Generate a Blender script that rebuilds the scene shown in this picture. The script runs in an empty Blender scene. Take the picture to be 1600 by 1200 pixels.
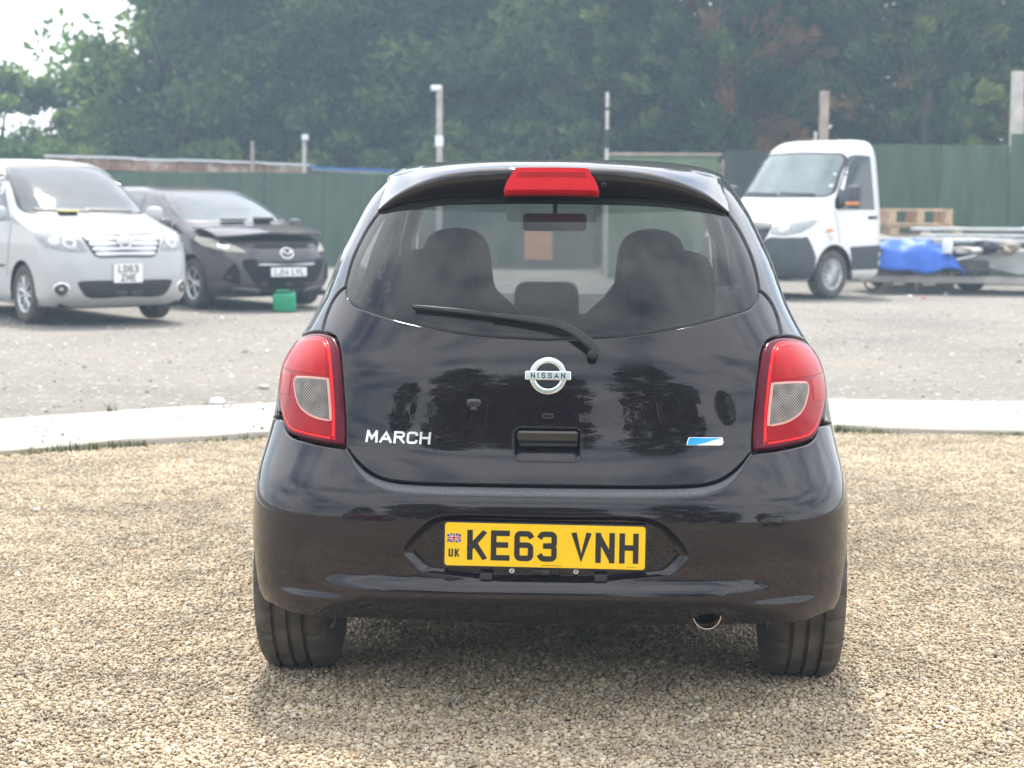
import bpy, bmesh, math, random
import numpy as np
from mathutils import Vector, Matrix
from mathutils.geometry import delaunay_2d_cdt
from mathutils.bvhtree import BVHTree

# ------------------------------------------------------------------ camera, sky, sun, exposure
SC = bpy.context.scene
COL = SC.collection
R_ = math.radians
CAM_H = 1.37
cam_d = bpy.data.cameras.new('camera'); cam = bpy.data.objects.new('camera', cam_d); COL.objects.link(cam)
cam.location = (0, 0, CAM_H)
cam.rotation_euler = (R_(90 - 5.72), R_(-0.36), 0)
cam_d.sensor_width = 36.0; cam_d.lens = 2844 / 1600 * 36.0
cam_d.clip_end = 2000
cam_d.dof.use_dof = True; cam_d.dof.focus_distance = 4.75; cam_d.dof.aperture_fstop = 5.6
SC.camera = cam

SUN_EL, SUN_AZ = 60.0, -4.0          # azimuth from +Y, negative is to the left of the picture
world = bpy.data.worlds.new('World'); SC.world = world; world.use_nodes = True
nt = world.node_tree; nt.nodes.clear()
def wn(t, **k):
    n = nt.nodes.new(t)
    for a, b in k.items(): setattr(n, a, b)
    return n
sky = wn('ShaderNodeTexSky'); sky.sky_type = 'NISHITA'; sky.sun_disc = False
sky.sun_elevation = R_(SUN_EL); sky.sun_rotation = R_(SUN_AZ)
sky.air_density = 1.0; sky.dust_density = 1.2; sky.ozone_density = 1.0
tc = wn('ShaderNodeTexCoord')
mp = wn('ShaderNodeMapping'); mp.inputs['Scale'].default_value = (1.0, 1.0, 2.6); mp.inputs['Location'].default_value = (3.1, 0.4, 0.0)
nz = wn('ShaderNodeTexNoise'); nz.inputs['Scale'].default_value = 2.3; nz.inputs['Detail'].default_value = 7; nz.inputs['Roughness'].default_value = 0.56
cr = wn('ShaderNodeValToRGB'); cr.color_ramp.elements[0].position = 0.31; cr.color_ramp.elements[1].position = 0.56
mx = wn('ShaderNodeMix', data_type='RGBA')
mx.inputs[7].default_value = (9.0, 9.1, 9.3, 1)
bg = wn('ShaderNodeBackground'); bg.inputs['Strength'].default_value = 0.15
out = wn('ShaderNodeOutputWorld')
nt.links.new(tc.outputs['Generated'], mp.inputs['Vector']); nt.links.new(mp.outputs[0], nz.inputs['Vector'])
nt.links.new(nz.outputs['Fac'], cr.inputs[0]); nt.links.new(cr.outputs[0], mx.inputs[0])
nt.links.new(sky.outputs[0], mx.inputs[6]); nt.links.new(mx.outputs[2], bg.inputs[0]); nt.links.new(bg.outputs[0], out.inputs[0])

sun_d = bpy.data.lights.new('sun', 'SUN'); sun_d.energy = 3.4; sun_d.angle = R_(6.0); sun_d.color = (1.0, 0.955, 0.89)
sun = bpy.data.objects.new('sun', sun_d); COL.objects.link(sun)
sdir = Vector((math.sin(R_(SUN_AZ)) * math.cos(R_(SUN_EL)), math.cos(R_(SUN_AZ)) * math.cos(R_(SUN_EL)), math.sin(R_(SUN_EL))))
sun.rotation_euler = sdir.to_track_quat('Z', 'Y').to_euler()
sun.location = (0, 0, 30)
SC.view_settings.view_transform = 'Standard'; SC.view_settings.look = 'None'
SC.view_settings.exposure = 0.93; SC.view_settings.gamma = 1.0; SC.view_settings.use_curve_mapping = False
SC.cycles.use_denoising = True
SC.cycles.max_bounces = 8; SC.cycles.transparent_max_bounces = 24; SC.cycles.glossy_bounces = 5; SC.cycles.diffuse_bounces = 3
SC.cycles.caustics_reflective = False; SC.cycles.caustics_refractive = False

rng = np.random.default_rng(7)
random.seed(7)

# ------------------------------------------------------------------ scene helpers
def tag(o, label=None, cat=None, group=None, kind=None):
    if label: o['label'] = label
    if cat: o['category'] = cat
    if group: o['group'] = group
    if kind: o['kind'] = kind
    return o

def thing(name, label, cat, loc=(0, 0, 0), rotz=0.0, group=None):
    o = bpy.data.objects.new(name, None); COL.objects.link(o)
    o.location = loc; o.rotation_euler = (0, 0, rotz); o.empty_display_size = 0.1
    return tag(o, label, cat, group)

def sub(name, parent, loc=(0, 0, 0), rot=(0, 0, 0)):
    o = bpy.data.objects.new(name, None); COL.objects.link(o); o.parent = parent
    o.location = loc; o.rotation_euler = rot; o.empty_display_size = 0.05
    return o

def mesh(name, verts, faces, mat, parent=None, smooth=False, normals=None):
    me = bpy.data.meshes.new(name)
    me.from_pydata([tuple(map(float, v)) for v in verts], [], [tuple(int(i) for i in f) for f in faces])
    me.update()
    if smooth:
        me.polygons.foreach_set('use_smooth', np.ones(len(me.polygons), dtype=bool))
    if normals is not None:
        me.normals_split_custom_set_from_vertices([tuple(map(float, n)) for n in normals])
    if mat is not None:
        me.materials.append(mat)
    o = bpy.data.objects.new(name, me); COL.objects.link(o)
    if parent is not None: o.parent = parent
    return o

def bm_obj(name, bm, mat, parent=None, smooth=False, recalc=True):
    me = bpy.data.meshes.new(name)
    if recalc: bmesh.ops.recalc_face_normals(bm, faces=bm.faces)
    bm.to_mesh(me); bm.free()
    if smooth:
        me.polygons.foreach_set('use_smooth', np.ones(len(me.polygons), dtype=bool))
    if mat is not None: me.materials.append(mat)
    o = bpy.data.objects.new(name, me); COL.objects.link(o)
    if parent is not None: o.parent = parent
    return o

def copy_tree(o, parent=None):
    c = o.copy(); COL.objects.link(c)
    if parent is not None: c.parent = parent
    for ch in list(o.children): copy_tree(ch, c)
    return c

def set_loc(o, loc, rotz=None):
    o.location = loc
    if rotz is not None: o.rotation_euler = (0, 0, rotz)

class MB:
    """collects simple solids into one mesh"""
    def __init__(s): s.v = []; s.f = []
    def add(s, v, f):
        k = len(s.v); s.v += [tuple(p) for p in v]; s.f += [tuple(i + k for i in q) for q in f]; return s
    def box(s, c, d, rz=0.0, bev=0.0, m=None):
        hx, hy, hz = d[0] / 2, d[1] / 2, d[2] / 2
        bm = bmesh.new(); bmesh.ops.create_cube(bm, size=1.0, matrix=Matrix.Diagonal((d[0], d[1], d[2], 1)))
        if bev > 0: bmesh.ops.bevel(bm, geom=list(bm.edges), offset=min(bev, hx * .9, hy * .9, hz * .9), segments=2, affect='EDGES', profile=0.5)
        M = Matrix.Translation(c) @ (m if m is not None else Matrix.Rotation(rz, 4, 'Z'))
        vs = [M @ v.co for v in bm.verts]; bm.verts.index_update()
        s.add(vs, [[v.index for v in f.verts] for f in bm.faces]); bm.free(); return s
    def tube(s, pts, r, n=10, caps=True):
        pts = [Vector(p) for p in pts]; rs = r if hasattr(r, '__len__') else [r] * len(pts)
        k = len(s.v); up = Vector((0, 0, 1)); prev = None
        for i, p in enumerate(pts):
            d = (pts[min(i + 1, len(pts) - 1)] - pts[max(i - 1, 0)]).normalized()
            if prev is None:
                a = d.cross(up)
                if a.length < 1e-3: a = d.cross(Vector((1, 0, 0)))
                a.normalize()
            else:
                a = prev - d * prev.dot(d)
                if a.length < 1e-4: a = d.cross(Vector((1, 0, 0)))
                a.normalize()
            prev = a; b = d.cross(a)
            for j in range(n):
                t = 2 * math.pi * j / n
                s.v.append(tuple(p + (a * math.cos(t) + b * math.sin(t)) * rs[i]))
        for i in range(len(pts) - 1):
            for j in range(n):
                s.f.append((k + i * n + j, k + i * n + (j + 1) % n, k + (i + 1) * n + (j + 1) % n, k + (i + 1) * n + j))
        if caps:
            s.f.append(tuple(k + j for j in range(n - 1, -1, -1))); e = k + (len(pts) - 1) * n
            s.f.append(tuple(e + j for j in range(n)))
        return s
    def prism(s, poly, d0, d1, axis='y'):
        """poly of (u,w) extruded along axis from d0 to d1"""
        n = len(poly); k = len(s.v)
        for d in (d0, d1):
            for (u, w) in poly:
                s.v.append({'y': (u, d, w), 'x': (d, u, w), 'z': (u, w, d)}[axis])
        s.f.append(tuple(range(k, k + n))); s.f.append(tuple(range(k + 2 * n - 1, k + n - 1, -1)))
        for i in range(n):
            j = (i + 1) % n; s.f.append((k + i, k + n + i, k + n + j, k + j))
        return s
    def lathe(s, prof, n, axis='x', c=(0, 0, 0), mod=None):
        """prof of (along, radius) turned about axis"""
        k = len(s.v); m = len(prof)
        for j in range(n):
            t = 2 * math.pi * j / n; ct, st = math.cos(t), math.sin(t)
            for i, (a, r) in enumerate(prof):
                if mod: r = r + mod(i, j)
                p = {'x': (a, r * ct, r * st), 'y': (r * ct, a, r * st), 'z': (r * ct, r * st, a)}[axis]
                s.v.append((p[0] + c[0], p[1] + c[1], p[2] + c[2]))
        for j in range(n):
            q = (j + 1) % n
            for i in range(m - 1):
                s.f.append((k + j * m + i, k + j * m + i + 1, k + q * m + i + 1, k + q * m + i))
        return s
    def build(s, name, mat, parent=None, smooth=False, angle=None):
        bm = bmesh.new()
        vs = [bm.verts.new(p) for p in s.v]
        for f in s.f:
            try: bm.faces.new([vs[i] for i in f])
            except ValueError: pass
        o = bm_obj(name, bm, mat, parent, smooth=smooth or angle is not None)
        if angle is not None:
            try: o.data.set_sharp_from_angle(angle=R_(angle))
            except Exception: pass
        return o

# ------------------------------------------------------------------ curves and panels
def crom(pts, ds=0.02, closed=False):
    P = [np.array(p, float) for p in pts]
    if len(P) == 2 and not closed:
        n = max(1, int(np.ceil(np.linalg.norm(P[1] - P[0]) / ds)))
        return [P[0] + (P[1] - P[0]) * i / n for i in range(n + 1)]
    if closed: Q = [P[-1]] + P + [P[0], P[1]]
    else: Q = [2 * P[0] - P[1]] + P + [2 * P[-1] - P[-2]]
    out_ = []
    for i in range(1, len(Q) - 2):
        p0, p1, p2, p3 = Q[i - 1], Q[i], Q[i + 1], Q[i + 2]
        t0 = 0.0; t1 = t0 + max(1e-6, np.linalg.norm(p1 - p0)) ** .5; t2 = t1 + max(1e-6, np.linalg.norm(p2 - p1)) ** .5; t3 = t2 + max(1e-6, np.linalg.norm(p3 - p2)) ** .5
        n = max(1, int(np.ceil(np.linalg.norm(p2 - p1) / ds)))
        for j in range(n):
            t = t1 + (t2 - t1) * j / n
            A1 = (t1 - t) / (t1 - t0) * p0 + (t - t0) / (t1 - t0) * p1
            A2 = (t2 - t) / (t2 - t1) * p1 + (t - t1) / (t2 - t1) * p2
            A3 = (t3 - t) / (t3 - t2) * p2 + (t - t2) / (t3 - t2) * p3
            B1 = (t2 - t) / (t2 - t0) * A1 + (t - t0) / (t2 - t0) * A2
            B2 = (t3 - t) / (t3 - t1) * A2 + (t - t1) / (t3 - t1) * A3
            out_.append((t2 - t) / (t2 - t1) * B1 + (t - t1) / (t2 - t1) * B2)
    if not closed: out_.append(P[-1])
    return out_

def joined(*segs, ds=0.02):
    """closed outline from open splines laid end to end; the joints are corners"""
    o = []
    for sgm in segs:
        c = crom(sgm, ds)
        if o and np.linalg.norm(o[-1] - c[0]) < 1e-6: c = c[1:]
        o += c
    if np.linalg.norm(o[0] - o[-1]) < 1e-6: o = o[:-1]
    return np.array(o)

def area2(p):
    p = np.asarray(p); q = np.roll(p, -1, 0)
    return 0.5 * np.sum(p[:, 0] * q[:, 1] - q[:, 0] * p[:, 1])

def inset(p, e):
    """move a dense closed outline to its inside by e (e<0: to the outside)"""
    p = np.asarray(p, float); s = 1.0 if area2(p) > 0 else -1.0
    t = np.roll(p, -1, 0) - np.roll(p, 1, 0); t /= np.maximum(1e-9, np.linalg.norm(t, axis=1))[:, None]
    n = np.stack([-t[:, 1], t[:, 0]], 1) * s
    return p + n * e

def in_poly(pts, poly):
    x, y = pts[:, 0], pts[:, 1]; ins = np.zeros(len(pts), bool); n = len(poly)
    for i in range(n):
        x1, y1 = poly[i]; x2, y2 = poly[(i + 1) % n]
        if y1 == y2: continue
        c = ((y1 > y) != (y2 > y)) & (x < (x2 - x1) * (y - y1) / (y2 - y1) + x1)
        ins ^= c
    return ins

def fill2d(outline, holes=(), step=0.03):
    loops = [np.asarray(outline)] + [np.asarray(h) for h in holes]
    lo, hi = loops[0].min(0), loops[0].max(0)
    gx = np.arange(lo[0] + step * .5, hi[0], step); gy = np.arange(lo[1] + step * .5, hi[1], step * .866)
    if len(gx) and len(gy):
        G = np.array([(x + (step * .5 if k % 2 else 0), y) for k, y in enumerate(gy) for x in gx])
        ok = in_poly(G, loops[0])
        for h in loops[1:]: ok &= ~in_poly(G, h)
        G = G[ok]
        B = np.concatenate(loops)
        if len(G):
            keep = np.ones(len(G), bool)
            for i in range(0, len(G), 2000):
                d = ((G[i:i + 2000, None, :] - B[None]) ** 2).sum(2).min(1); keep[i:i + 2000] = d > (step * .45) ** 2
            G = G[keep]
    else: G = np.zeros((0, 2))
    V = np.concatenate(loops + [G]); E = []; k = 0
    for l in loops:
        n = len(l); E += [(k + i, k + (i + 1) % n) for i in range(n)]; k += n
    r = delaunay_2d_cdt([Vector((float(a), float(b))) for a, b in V], E, [], 0, 1e-7)
    ov = np.array([(v.x, v.y) for v in r[0]]); inv = {}
    for i, src in enumerate(r[3]):
        for s_ in src: inv[s_] = i
    T = np.array([list(f) for f in r[2]]); C = ov[T].mean(1)
    ok = in_poly(C, loops[0])
    for h in loops[1:]: ok &= ~in_poly(C, h)
    T = T[ok]
    lp = []; k = 0
    for l in loops:
        lp.append([inv.get(k + i) for i in range(len(l))]); k += len(l)
    return ov, T, lp

def panel(name, mp_, outline, mat, parent, holes=(), step=0.03, off=0.0, rim=0.02, er=0.004, dens=None):
    """sheet with thickness over a surface map; mp_(N,2)->points, normals"""
    loops = [np.asarray(outline, float)] + [np.asarray(h, float) for h in holes]
    ins = [inset(loops[0], er)] + [inset(h, -er) for h in loops[1:]]
    ov, T, lp = fill2d(ins[0], ins[1:], step)
    P, N = mp_(ov); V = P + N * off; NN = N.copy()
    # orient
    a, b, c = V[T[:, 0]], V[T[:, 1]], V[T[:, 2]]
    fl = (np.cross(b - a, c - a) * N[T[:, 0]]).sum(1) < 0
    T[fl] = T[fl][:, ::-1]
    F = [tuple(t) for t in T]; V = list(V); NN = list(NN)
    for li, l in enumerate(loops):
        P1, N1 = mp_(l); P0, _ = mp_(ins[li])
        od = P1 - P0; od /= np.maximum(1e-9, np.linalg.norm(od, axis=1))[:, None]
        k1 = len(V); V += list(P1 + N1 * (off - er * .55)); nn = N1 + od; nn /= np.linalg.norm(nn, axis=1)[:, None]; NN += list(nn)
        k2 = len(V); V += list(P1 + N1 * (off - rim)); NN += list(od)
        n = len(l); ids = lp[li]
        for i in range(n):
            j = (i + 1) % n
            if ids[i] is None or ids[j] is None: continue
            quads = [(ids[i], ids[j], k1 + j, k1 + i), (k1 + i, k1 + j, k2 + j, k2 + i)]
            for q in quads:
                pa, pb, pc = np.array(V[q[0]]), np.array(V[q[1]]), np.array(V[q[2]])
                if np.dot(np.cross(pb - pa, pc - pa), NN[q[2]]) < 0: q = q[::-1]
                if len(set(q)) == 4: F.append(q)
    return mesh(name, V, F, mat, parent, smooth=True, normals=NN)

def flat_map(origin, ux, uz, nrm):
    o, a, b, n = (np.array(q, float) for q in (origin, ux, uz, nrm))
    def f(p):
        p = np.asarray(p); return o + p[:, :1] * a + p[:, 1:] * b, np.repeat(n[None], len(p), 0)
    return f

def rrect(w, h, r, ds=0.01, c=(0, 0)):
    p = []
    for cx, cy, a0 in ((w / 2 - r, h / 2 - r, 0), (-w / 2 + r, h / 2 - r, 90), (-w / 2 + r, -h / 2 + r, 180), (w / 2 - r, -h / 2 + r, 270)):
        for k in range(6): t = R_(a0 + 18 * k); p.append((c[0] + cx + r * math.cos(t), c[1] + cy + r * math.sin(t)))
    o = []
    for i in range(len(p)):
        a, b = np.array(p[i]), np.array(p[(i + 1) % len(p)]); n = max(1, int(np.linalg.norm(b - a) / ds))
        o += [a + (b - a) * k / n for k in range(n)]
    return np.array(o)

def ellipse(rx, ry, n=32, c=(0, 0)):
    return np.array([(c[0] + rx * math.cos(2 * math.pi * k / n), c[1] + ry * math.sin(2 * math.pi * k / n)) for k in range(n)])

# ------------------------------------------------------------------ lettering (strokes on a 36 x 65 centre line)
def _arc(cx, cy, rx, ry, a0, a1, n=6):
    return [(cx + rx * math.cos(R_(a0 + (a1 - a0) * k / n)), cy + ry * math.sin(R_(a0 + (a1 - a0) * k / n))) for k in range(n + 1)]
GL = {
 'K': [[(0, 0), (0, 65)], [(35, 65), (1, 24)], [(12, 37), (36, 0)]],
 'E': [[(35, 65), (0, 65), (0, 0), (35, 0)], [(0, 34), (31, 34)]],
 '6': [_arc(27, 56, 9, 9, 25, 90, 4) + _arc(9, 56, 9, 9, 90, 180, 4) + _arc(9, 9, 9, 9, 180, 270, 4) + _arc(27, 9, 9, 9, 270, 360, 4) + _arc(27, 26, 9, 9, 0, 90, 4) + [(2, 35)]],
 '3': [_arc(9, 56, 9, 9, 155, 90, 4) + _arc(27, 56, 9, 9, 90, 0, 4) + _arc(28, 42, 8, 8, 0, -90, 4) + [(14, 34)], [(27, 34)] + _arc(27, 25, 9, 9, 90, 0, 4) + _arc(27, 9, 9, 9, 0, -90, 4) + _arc(9, 9, 9, 9, 270, 205, 4)],
 'V': [[(0, 65), (18, 0), (36, 65)]], 'N': [[(0, 0), (0, 65)], [(36, 0), (36, 65)], [(2, 61), (34, 4)]], 'H': [[(0, 0), (0, 65)], [(36, 0), (36, 65)], [(0, 34), (36, 34)]],
 'U': [[(0, 65)] + _arc(10, 10, 10, 10, 180, 270, 4) + _arc(26, 10, 10, 10, 270, 360, 4) + [(36, 65)]],
 'L': [[(0, 65), (0, 0), (34, 0)]], 'D': [[(0, 0), (0, 65)] + _arc(24, 53, 12, 12, 90, 0, 4) + _arc(24, 12, 12, 12, 0, -90, 4) + [(0, 0)]],
 'Z': [[(0, 65), (35, 65), (0, 0), (36, 0)]], 'J': [[(30, 65)] + _arc(20, 10, 10, 10, 0, -90, 4) + _arc(10, 10, 10, 10, 270, 180, 4) + [(0, 14)]],
 '1': [[(8, 58), (18, 65), (18, 0)]], '4': [[(26, 0), (26, 65), (0, 18), (36, 18)]], 'W': [[(-4, 65), (7, 0), (18, 50), (29, 0), (40, 65)]],
 'M': [[(-3, 0), (0, 65)], [(39, 0), (36, 65)], [(1, 62), (18, 20), (35, 62)]], 'A': [[(-3, 0), (18, 65), (39, 0)], [(5, 20), (31, 20)]],
 'R': [[(0, 0), (0, 65)] + _arc(26, 50, 10, 15, 90, -90, 6) + [(0, 35)], [(18, 34), (37, 0)]],
 'C': [[(36, 53)] + _arc(25, 54, 11, 11, 0, 90, 4) + _arc(11, 54, 11, 11, 90, 180, 4) + _arc(11, 11, 11, 11, 180, 270, 4) + _arc(25, 11, 11, 11, 270, 360, 4) + [(36, 12)]],
 'I': [[(18, 0), (18, 65)]],
 'S': [[(36, 55), (28, 65), (8, 65), (0, 57), (0, 43), (8, 35), (28, 31), (36, 23), (36, 8), (28, 0), (8, 0), (0, 10)]],
}
def stroke_poly(pts, w):
    P = [np.array(p, float) for p in pts]
    Q = [P[0]]
    for p in P[1:]:
        if np.linalg.norm(p - Q[-1]) > 1e-6: Q.append(p)
    P = Q
    d0 = P[1] - P[0]; P[0] = P[0] - d0 / np.linalg.norm(d0) * w / 2
    d1 = P[-1] - P[-2]; P[-1] = P[-1] + d1 / np.linalg.norm(d1) * w / 2
    L, Rr = [], []
    for i, p in enumerate(P):
        a = P[i] - P[i - 1] if i > 0 else P[1] - P[0]; b = P[i + 1] - P[i] if i < len(P) - 1 else P[-1] - P[-2]
        a = a / np.linalg.norm(a); b = b / np.linalg.norm(b)
        na, nb = np.array((-a[1], a[0])), np.array((-b[1], b[0])); m = na + nb; m /= np.linalg.norm(m)
        k = min(1.0 / max(0.25, m.dot(na)), 2.2) * w / 2
        L.append(p + m * k); Rr.append(p - m * k)
    return L + Rr[::-1], len(P)
def letters(text, h, stroke, gap=0.2, wfac=1.0, italic=0.0, space=0.9):
    """2D triangles of a line of text, height h, origin at its lower left; returns verts2d, tris, width"""
    V, T = [], []; x = 0.0; sc = (h - stroke) / 65.0
    for ch in text:
        if ch == ' ': x += h * 0.5 * space; continue
        vs, fs = [], []
        for st in GL[ch]:
            pts = [(p[0] * sc * wfac, p[1] * sc) for p in st]
            closed = pts[0] == pts[-1]
            pl, n = stroke_poly(pts, stroke)
            for i in range(n - 1):        # one quad per segment
                k = len(vs); vs += [pl[i], pl[i + 1], pl[2 * n - 2 - i], pl[2 * n - 1 - i]]; fs.append([k, k + 1, k + 2, k + 3])
        r = delaunay_2d_cdt([Vector((float(a), float(b))) for a, b in vs], [], fs, 0, 1e-6)
        k = len(V)
        xs = [v.x for v in r[0]]
        wd = (max(p[0] for st in GL[ch] for p in st) - min(p[0] for st in GL[ch] for p in st)) * sc * wfac if ch not in '1I' else 10 * sc * wfac
        x0 = min(p[0] for st in GL[ch] for p in st) * sc * wfac if ch not in '1I' else 13 * sc * wfac
        for v in r[0]: yy = min(max(v.y + stroke / 2, 0), h); V.append((x + v.x - x0 + stroke / 2 + italic * yy, yy))
        cen = np.array([[sum(r[0][i].x for i in f) / 3, sum(r[0][i].y for i in f) / 3] for f in r[2]]); ok = np.zeros(len(cen), bool)
        for q in fs: ok |= in_poly(cen, np.array([vs[i] for i in q]))
        for f, g_ok in zip(r[2], ok):
            if g_ok: T.append(tuple(i + k for i in f))
        x += wd + stroke + gap * h
    return np.array(V), T, x - gap * h
def text_mesh(name, text, h, stroke, mp_, origin, mat, parent, thick=0.0012, centre=True, **k):
    V2, T, w = letters(text, h, stroke, **k)
    V2 = V2 + np.array([origin[0] - (w / 2 if centre else 0), origin[1]])
    P, N = mp_(V2); n = len(P)
    V = np.concatenate([P + N * thick, P - N * 0.002])
    F = []; cnt = {}
    for t in T:
        a, b, c = V[t[0]], V[t[1]], V[t[2]]
        if np.dot(np.cross(b - a, c - a), N[t[0]]) < 0: t = t[::-1]
        F.append(t)
        for i in range(3):
            e = (t[i], t[(i + 1) % 3]); cnt[e] = 1
    for (a, b) in list(cnt):
        if (b, a) not in cnt: F.append((b, a, a + n, b + n))
    return mesh(name, V, F, mat, parent)
# ------------------------------------------------------------------ materials
class NM:
    def __init__(s, name):
        s.m = bpy.data.materials.new(name); s.m.use_nodes = True; s.t = s.m.node_tree; s.t.nodes.clear()
        s.out = s.n('ShaderNodeOutputMaterial'); s.b = s.n('ShaderNodeBsdfPrincipled'); s.l(s.b.outputs[0], s.out.inputs[0])
    def n(s, t, **k):
        q = s.t.nodes.new(t)
        for a, b in k.items(): setattr(q, a, b)
        return q
    def l(s, a, b): s.t.links.new(a, b)
    def set(s, **k):
        for a, b in k.items():
            s.b.inputs[a.replace('_', ' ')].default_value = b
        return s
    def coord(s, kind='Object', scale=(1, 1, 1)):
        c = s.n('ShaderNodeTexCoord'); m = s.n('ShaderNodeMapping'); m.inputs['Scale'].default_value = scale
        s.l(c.outputs[kind], m.inputs[0]); return m.outputs[0]
    def noise(s, vec, scale, detail=4, rough=.55, dist=0.0):
        q = s.n('ShaderNodeTexNoise'); q.inputs['Scale'].default_value = scale; q.inputs['Detail'].default_value = detail
        q.inputs['Roughness'].default_value = rough; q.inputs['Distortion'].default_value = dist
        if vec is not None: s.l(vec, q.inputs['Vector'])
        return q.outputs['Fac']
    def voro(s, vec, scale, feat='F1', out='Distance'):
        q = s.n('ShaderNodeTexVoronoi', feature=feat); q.inputs['Scale'].default_value = scale
        if vec is not None: s.l(vec, q.inputs['Vector'])
        return q.outputs[out]
    def ramp(s, fac, stops, interp='LINEAR'):
        q = s.n('ShaderNodeValToRGB'); q.color_ramp.interpolation = interp
        while len(q.color_ramp.elements) < len(stops): q.color_ramp.elements.new(0.5)
        for e, (p, c) in zip(q.color_ramp.elements, stops):
            e.position = p; e.color = (c, c, c, 1) if not hasattr(c, '__len__') else (*c[:3], 1)
        s.l(fac, q.inputs[0]); return q.outputs[0]
    def mix(s, fac, a, b, mode='MIX'):
        q = s.n('ShaderNodeMix', data_type='RGBA', blend_type=mode)
        for v, i in ((fac, 0), (a, 6), (b, 7)):
            if hasattr(v, 'is_linked'): s.l(v, q.inputs[i])
            elif i == 0: q.inputs[0].default_value = v
            else: q.inputs[i].default_value = (*v[:3], 1)
        return q.outputs[2]
    def math(s, op, a, b=0.5):
        q = s.n('ShaderNodeMath', operation=op)
        for v, i in ((a, 0), (b, 1)):
            if hasattr(v, 'is_linked'): s.l(v, q.inputs[i])
            else: q.inputs[i].default_value = v
        return q.outputs[0]
    def col(s, v): s.l(v, s.b.inputs['Base Color']) if hasattr(v, 'is_linked') else s.set(Base_Color=(*v[:3], 1)); return s
    def rough(s, v): s.l(v, s.b.inputs['Roughness']); return s
    def bump(s, h, strength=.3, dist=.01):
        q = s.n('ShaderNodeBump'); q.inputs['Strength'].default_value = strength; q.inputs['Distance'].default_value = dist
        s.l(h, q.inputs['Height']); s.l(q.outputs[0], s.b.inputs['Normal']); return s

def simple(name, c, rough=.5, metal=0.0, coat=0.0, var=.12, vscale=6.0, bump=0.0, bscale=200, spec=.5):
    m = NM(name); v = m.coord(); f = m.noise(v, vscale, 5)
    d = tuple(max(0, x * (1 - var)) for x in c); e = tuple(min(1, x * (1 + var)) for x in c)
    m.col(m.ramp(f, [(.3, d), (.7, e)])); m.set(Roughness=rough, Metallic=metal, Coat_Weight=coat, Coat_Roughness=.04, Specular_IOR_Level=spec)
    if bump: m.bump(m.noise(v, bscale, 3), bump, .002)
    return m.m

def paint(name, c, c2=None, dust=.25, rough=.35, flake=.5, dust_c=(.30, .27, .23)):
    m = NM(name); v = m.coord(); c2 = c2 or c
    fl = m.voro(v, 900, out='Color')
    base = m.mix(m.math('MULTIPLY', m.ramp(fl, [(.55, 0.), (.95, 1.)]), flake), c, c2)
    sp = m.ramp(m.noise(v, 420, 2), [(.66, 0.), (.74, 1.)])
    big = m.ramp(m.noise(v, 5, 5, .6), [(.35, .25), (.75, 1.)])
    geo = m.n('ShaderNodeSeparateXYZ'); m.l(v, geo.inputs[0])
    low = m.ramp(geo.outputs[2], [(.22, 1.), (.62, .22)])
    fac = m.math('MULTIPLY', m.math('MULTIPLY', m.math('ADD', m.math('MULTIPLY', sp, .5), .22), big), m.math('MULTIPLY', low, dust))
    m.col(m.mix(fac, base, dust_c))
    m.set(Roughness=.55, Metallic=0.0, Coat_Weight=1.0, Coat_IOR=1.5, Specular_IOR_Level=.06)
    rr = m.n('ShaderNodeMath', operation='MULTIPLY_ADD'); m.l(fac, rr.inputs[0]); rr.inputs[1].default_value = .25; rr.inputs[2].default_value = .006
    m.l(rr.outputs[0], m.b.inputs['Coat Roughness'])
    return m.m

M = {}
M['black_paint'] = paint('black_paint', (.0062, .0042, .0068), (.030, .015, .030), dust=.09)
M['silver_paint'] = paint('silver_paint', (.44, .45, .46), (.54, .55, .56), dust=.12, rough=.28)
M['grey_paint'] = paint('grey_paint', (.075, .064, .066), (.13, .115, .118), dust=.2, rough=.3)
M['white_paint'] = paint('white_paint', (.80, .81, .81), dust=.12, flake=0)
M['red_paint'] = paint('red_paint', (.22, .006, .05), dust=.1)
M['trim'] = simple('black_plastic', (.018, .018, .019), .5, var=.25, bump=.25, bscale=900)
M['trim_grey'] = simple('dark_grey_plastic', (.048, .053, .058), .6, var=.15, bump=.15, bscale=500)
M['gloss_black'] = simple('gloss_black', (.010, .010, .012), .12, coat=.6, var=.2)
M['void'] = simple('underbody_black', (.008, .008, .008), .9, var=.2)
M['rubber_seal'] = simple('rubber_seal', (.008, .008, .009), .45, var=.2)
M['chrome'] = simple('chrome', (.86, .87, .88), .09, metal=1.0, var=.04)
M['badge'] = simple('badge_silver', (.80, .81, .82), .28, metal=.7, var=.04)
M['alloy'] = simple('alloy', (.55, .56, .58), .3, metal=.85, var=.1)
M['steel'] = simple('galvanised_steel', (.52, .53, .53), .45, metal=.6, var=.22, vscale=9)
M['rust_pipe'] = simple('exhaust_steel', (.40, .31, .24), .28, metal=.9, var=.3, vscale=20)
M['exhaust'] = simple('exhaust_chrome', (.78, .70, .62), .16, metal=1.0, var=.12, vscale=25)
M['plate_yellow'] = simple('plate_yellow', (.88, .56, .002), .35, coat=.15, var=.02)
M['plate_white'] = simple('plate_white', (.80, .81, .80), .35, coat=.4, var=.03)
M['ink'] = simple('black_ink', (.012, .012, .012), .45, var=.05)
M['ink_blue'] = simple('ink_blue', (.02, .03, .16), .4, var=.05)
M['ink_red'] = simple('ink_red', (.55, .02, .03), .4, var=.05)
M['blue_badge'] = simple('blue_badge', (.0, .38, .80), .2, coat=.5, var=.05)
M['seat'] = simple('seat_cloth', (.030, .029, .033), .95, var=.15, vscale=12, bump=.08, bscale=300)
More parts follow.
